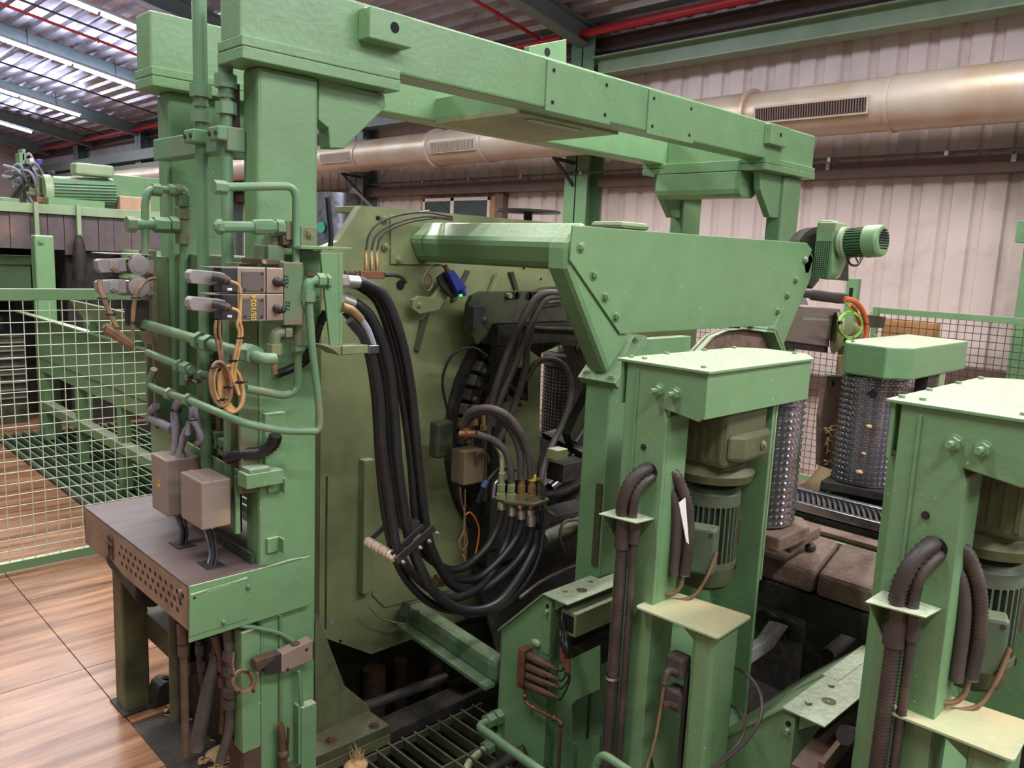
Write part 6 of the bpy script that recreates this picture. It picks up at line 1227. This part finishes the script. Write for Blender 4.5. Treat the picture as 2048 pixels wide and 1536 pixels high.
# motor and gear on the plank cabin roof
bm_ = thing('roof_motor', 'big ribbed green motor lying on the plank cabin roof', 'motor', (3.8, 12.4, 2.96)); c0, c1 = V((3.35, 12.5, 3.20)), V((4.15, 12.5, 3.24))
part('body', MB().cyl(c0, c1, .20, 24), GREENP, bm_); m = MB()
for k in range(22):
    a = pi*.35+k*pi*1.3/22; d = V((0, -sin(a), cos(a))); q = V((0, cos(a), sin(a))); m.obox((c0+c1)/2+d*.205, V((.40, 0, .02)), q*.006, d*.022)
part('cooling_fins', m, GREENP, bm_, stuff=True); part('end_shield', MB().cyl(c0-X*.1, c0, .215, 24), PALEGR, bm_, .02); part('terminal_box', MB().box(3.62, 4.12, 12.28, 12.55, 3.44, 3.60), PALEGR, bm_, .03); part('foot_rail', MB().box(3.25, 3.95, 12.2, 12.3, 2.96, 3.10), GREEN, bm_)
one('brown_case', MB().box(4.17, 4.6, 12.25, 12.7, 2.96, 3.20), mat('brown_case_paint', (176, 140, 112), .5), 'pinkish brown case right of the big roof motor', 'box', bevel=.02)
one('green_cabinet', MB().box(4.1, 5.2, 13.2, 13.6, 2.96, 3.55), GREEN, 'green cabinet behind the big roof motor', 'cabinet', bevel=.01)
hy = thing('valve_station', 'tangle of hydraulic valves and grey hoses on the plank cabin roof at far left', 'valve station', (2.8, 12.6, 2.96)); random.seed(9)
for i in range(16):
    a = at(random.uniform(0, 40), random.uniform(330, 405), y=12.5); b = at(random.uniform(40, 105), random.uniform(350, 408), y=12.5); md = (a+b)/2+V((0, random.uniform(-.3, .1), random.uniform(.05, .28))); part('hose', MB().tube(spl([a, md, b], 8), .018, 8), GRYCAB if i % 3 else DKPL, hy)
for i, (px, py, w_, h_, mm) in enumerate(((65, 375, 30, 30, OLIVE), (95, 372, 22, 40, OLIVE), (45, 330, 14, 50, GREENP), (48, 310, 10, 25, GREENP), (80, 323, 10, 10, BLUE), (64, 322, 8, 12, WHITE), (107, 345, 8, 8, DKPL), (88, 400, 30, 14, COPPER), (20, 400, 40, 12, GREENP), (74, 335, 8, 8, WHITE))):
    a = at(px-w_/2, py-h_/2, y=12.4); b = at(px+w_/2, py+h_/2, y=12.4); part('valve_block', MB().box(a.x, b.x, 12.4, 12.6, b.z, a.z), mm, hy, .01)

# ================================================================ BEHIND THE GUARD AT RIGHT
# gear motor above the guard plate corner
gx = 5.35
GM = thing('gear_motor', 'green finned motor and mesh guarded gearbox at right of the guard plate', 'motor', at(1660, 560, x=gx))
part('housing', MB().prism([at(q[0], q[1], x=gx) for q in ((1633, 446), (1640, 440), (1664, 440), (1669, 446), (1666, 548), (1655, 560), (1634, 556), (1630, 500))], (.10, 0, 0)), GREEN, GM, .012)
yq = at(1668, 500, x=gx).y
part('back_half', MB().prism([at(q[0], q[1], y=yq) for q in ((1672, 444), (1694, 447), (1697, 460), (1692, 530), (1680, 556), (1672, 560))], (0, .12, 0)), PALEGR, GM, .01)
m = MB(); A = at(1634, 482, x=gx); B = at(1656, 553, x=gx); nx, nz = 7, 18
part('mesh_guard', MB().box(gx-.006, gx, B.y, A.y, B.z, A.z), GRIME_SHADE, GM)
for i in range(nx+1): y_ = B.y+(A.y-B.y)*i/nx; m.box(gx-.012, gx-.006, y_-.002, y_+.002, B.z, A.z)
for j in range(nz+1): z_ = B.z+(A.z-B.z)*j/nz; m.box(gx-.012, gx-.006, B.y, A.y, z_-.002, z_+.002)
part('guard_wires', m, GREENP, GM, stuff=True)
c0 = at(1682, 487, y=yq); c1 = at(1768, 481, x=5.43); d = (c1-c0).normalized(); L = (c1-c0).length; ra = .098
part('motor_flange', MB().lathe(c0, d, [(0, ra*.9), (.02, ra*1.12), (.05, ra*1.12), (.06, ra*.9)], 24), PALEGR, GM)
b_ = part('motor_body', MB().cyl(c0+d*.04, c0+d*L*.66, ra*.85, 24), GREENP, GM); m = MB(); u = d.orthogonal().normalized(); w = d.cross(u)
for k in range(30): a = 2*pi*k/30; r_ = u*cos(a)+w*sin(a); q = d.cross(r_); m.obox(c0+d*(.04+L*.33), d*L*.27, q*.004, r_*ra*1.0)
part('cooling_fins', m, GREENP, b_, stuff=True)
part('fan_cowl', MB().lathe(c0+d*L*.62, d, [(0, ra*.9), (0, ra*1.08), (L*.30, ra*1.06), (L*.36, ra*.95), (L*.375, ra*.8), (L*.37, 0)], 28), GREEN, GM); m = MB()
for i in range(-4, 5):
    hw = sqrt(max(0, .72**2-(i*.17)**2))*ra; m.obox(c0+d*(L*.998)+Z*i*ra*.17, d*.004, d.cross(Z).normalized()*hw*.97, Z*ra*.05)
part('cowl_slots', m, HOLE, GM, stuff=True)
for q in ((1676, 466), (1676, 503)): part('bolt', MB().bolt(at(q[0], q[1], y=yq), -Y, .012, .02), GREENP, GM)
part('motor_cable', MB().tube(spl(pts([(1695, 512), (1700, 528), (1715, 530), (1726, 512)], y=2.35), 5), .008, 8), DKPL, GM); part('motor_cable', MB().tube(spl(pts([(1710, 512), (1718, 526), (1722, 512)], y=2.36), 5), .006, 8), BRNCAB, GM)
part('gear_drum', MB().cyl(at(1618, 500, y=2.75), at(1640, 500, y=2.60), .16, 24), DARKSTEEL, GM, .01); part('gear_mount', MB().prism([at(q[0], q[1], y=2.72) for q in ((1606, 520), (1628, 510), (1640, 560), (1625, 578), (1608, 560))], (0, .06, 0)), DKOLIVE, GM, .006)
part('back_plate', MB().prism([at(q[0], q[1], y=2.85) for q in ((1672, 500), (1697, 470), (1697, 562), (1672, 560))], (0, .02, 0)), DARKSTEEL, GM)
# servo motor with orange cable
SERVOM = mat('servo_grey_brown', (120, 108, 98), .45, var=.06, dust=.5, dustc=(150, 130, 116))
SM = thing('servo_motor', 'dark grey boxy servo motor with orange cable behind the guard plate', 'motor', at(1600, 700, y=2.9)); ys = 2.9
part('body', MB().prism([at(q[0], q[1], y=ys) for q in ((1520, 640), (1565, 618), (1660, 630), (1660, 694), (1535, 678))], (0, .30, 0)), SERVOM, SM, .012)
part('upper_step', MB().prism([at(q[0], q[1], y=ys+.02) for q in ((1560, 612), (1682, 618), (1682, 636), (1560, 622))], (0, .26, 0)), SERVOM, SM, .01); part('seam', MB().prism([at(q[0], q[1], y=ys-.003) for q in ((1604, 634), (1658, 638), (1658, 642), (1604, 640))], (0, .004, 0)), GREYPL, SM)
part('base', MB().prism([at(q[0], q[1], y=ys+.02) for q in ((1535, 678), (1655, 692), (1655, 705), (1535, 690))], (0, .26, 0)), GRIME_SHADE, SM); part('rating_label', MB().prism([at(q[0], q[1], y=ys-.003) for q in ((1541, 654), (1553, 654), (1553, 666), (1539, 664))], (0, .003, 0)), WHITE, SM)
part('connector_foot', MB().prism([at(q[0], q[1], y=ys-.02) for q in ((1585, 608), (1598, 590), (1612, 596), (1618, 610))], (0, .08, 0)), GREYPL, SM, .006)
part('connector', MB().tube([at(1592, 588, y=ys), at(1622, 588, y=ys), at(1626, 590, y=ys), at(1672, 596, y=ys), at(1674, 596, y=ys), at(1688, 597, y=ys)], [.03, .03, .042, .042, .046, .042], 18), DKPL, SM)
part('orange_cable', MB().tube(spl(pts([(1686, 597), (1708, 602), (1724, 620), (1732, 645), (1731, 672), (1724, 700)], y=2.86), 7), .023, 12), ORANGE, SM); part('orange_cable', MB().tube(spl(pts([(1700, 610), (1712, 625), (1720, 650)], y=2.92), 5), .018, 10), ORANGE, SM)
p = at(1732, 648, y=2.86); part('cable_tie', MB().lathe(p, Z, [(0, .027), (.006, .027)], 12), BLACKR, SM)
for i in range(2): part('earth_wire', MB().tube(pts([(1700+(23+i*2)*cos(a), 650+(24+i*3)*sin(a)) for a in [2*pi*k/26 for k in range(27)]], y=(2.62+.01*i, 2.63+.01*i)), .0055, 8), LIME, SM)
part('earth_wire', MB().tube(spl(pts([(1690, 604), (1705, 622), (1718, 634)], y=2.63), 4), .005, 6), LIME, SM); p = at(1680, 645, y=2.615); part('cable_tie', MB().obox(p, V((.02, 0, 0)), Y*.01, Z*.012), BLACKR, SM)
part('round_cover', MB().lathe(at(1668, 665, y=2.9), V((.55, -.83, 0)), [(0, 0), (0, .17), (.02, .17), (.03, .15), (.06, .13), (.06, 0)], 28), OLIVE, SM); part('exhaust_elbow', MB().tube(spl(pts([(1690, 655), (1705, 668), (1702, 690), (1692, 705)], y=2.8), 6), .075, 18), OLIVE, SM)
part('side_bracket', MB().prism([at(q[0], q[1], y=3.1) for q in ((1735, 630), (1772, 634), (1768, 656), (1735, 655))], (0, .05, 0)), DKOLIVE, SM); part('plug_body', MB().box(at(1705, 0, y=3.05).x, at(1740, 0, y=3.05).x, 3.03, 3.1, at(1720, 675, y=3.05).z, at(1720, 628, y=3.05).z), DKPL, SM, .006)
# flexible exhaust hose dropping behind the scraper arm
def hosebig(P, r):
    S = spl(P, 8); Q = [S[0]]
    for a, b in zip(S[:-1], S[1:]):
        n = max(1, int((b-a).length/.012))
        for i in range(1, n+1): Q.append(a+(b-a)*i/n)
    return MB().tube(Q, [r if i % 2 else r*.90 for i in range(len(Q))], 16)
TANHOSE = mat('tan_ribbed_hose', (146, 122, 88), .55, var=.15, rgb2=(104, 84, 62), mix2=.4, scale2=5)
one('exhaust_hose', hosebig(pts([(1690, 712), (1687, 745), (1683, 790), (1676, 850), (1664, 910), (1642, 955), (1608, 985), (1560, 998), (1515, 1010), (1490, 1120), (1480, 1500)], y=(2.62, 2.45)), .058), TANHOSE, 'fat ribbed tan exhaust hose dropping behind the scraper plate', 'hose')
one('green_upright', MB().box(at(1643, 0, y=2.95).x, at(1660, 0, y=2.95).x, 2.95, 3.0, .3, 2.0), GREEN, 'slim green upright behind the exhaust hose', 'post', bevel=.004)
pmc = bxY(MB(), 1246, 442, 1300, 462, 3.0, .25)
one('press_motor_cover', pmc, PALEGR, 'pale small cover block on the ring machine seen over the guard plate top edge', 'cover', bevel=.02)
one('vent_cap', MB().lathe((3.98, 3.95, 2.835), Z, [(0, .03), (.06, .03), (.06, .22), (.075, .22), (.075, 0)], 24), DARKSTEEL, 'thin round grey lid on a stub over the ring housing, behind the guard corner', 'lid')
# background steel flue behind the near column
fl2 = thing('steel_flue', 'shiny steel flue cylinder with a strut glimpsed right of the near column', 'flue', (9.3, 15.0, 1.0)); part('cylinder', MB().cyl((9.2, 14.6, 0), (9.2, 14.6, 3.7), .42, 28), STEEL, fl2)
part('strut', MB().bar((8.9, 13.6, 3.75), (8.9, 12.6, 3.2), .04, .04), BROWNST, fl2)
one('exit_sign', MB().lathe((8.76, 14.5, 3.0), V((-1, -.2, 0)), [(0, .11), (.02, .11), (.021, 0)], 20), mat('sign_green', (60, 160, 130), .4), 'small round green sign on the steel flue', 'sign')
# bore view: bright scene behind the ring (second mesh fence, studded roller)
br = thing('far_roller', 'dark studded roller glimpsed through the ring opening', 'roller', (5.6, 5.0, -1)); roller(5.62, 5.0, .95, 1.62, .20, br, DARKSTEEL); part('cap', MB().cyl((5.62, 5.0, 1.62), (5.62, 5.0, 1.72), .21, 20), GRIME_SHADE, br); part('foot', MB().box(5.4, 6.0, 4.8, 5.25, -1.0, .95), GRIME_SHADE, br)
bo = thing('tool_head', 'orange tipped tool head above the far roller in the opening', 'tool', (5.6, 5.0, 1.72)); part('hood', MB().box(5.62, 5.85, 5.1, 5.3, 1.72, 2.2), PALEGR, bo, .01); part('tip', MB().ball((5.66, 4.95, 1.78), .06, 8), ORANGE, bo); part('collar', MB().tube([(5.56, 4.95, 1.80), (5.50, 4.9, 1.90), (5.60, 4.9, 1.98)], .05, 8), OLDWOOD, bo)
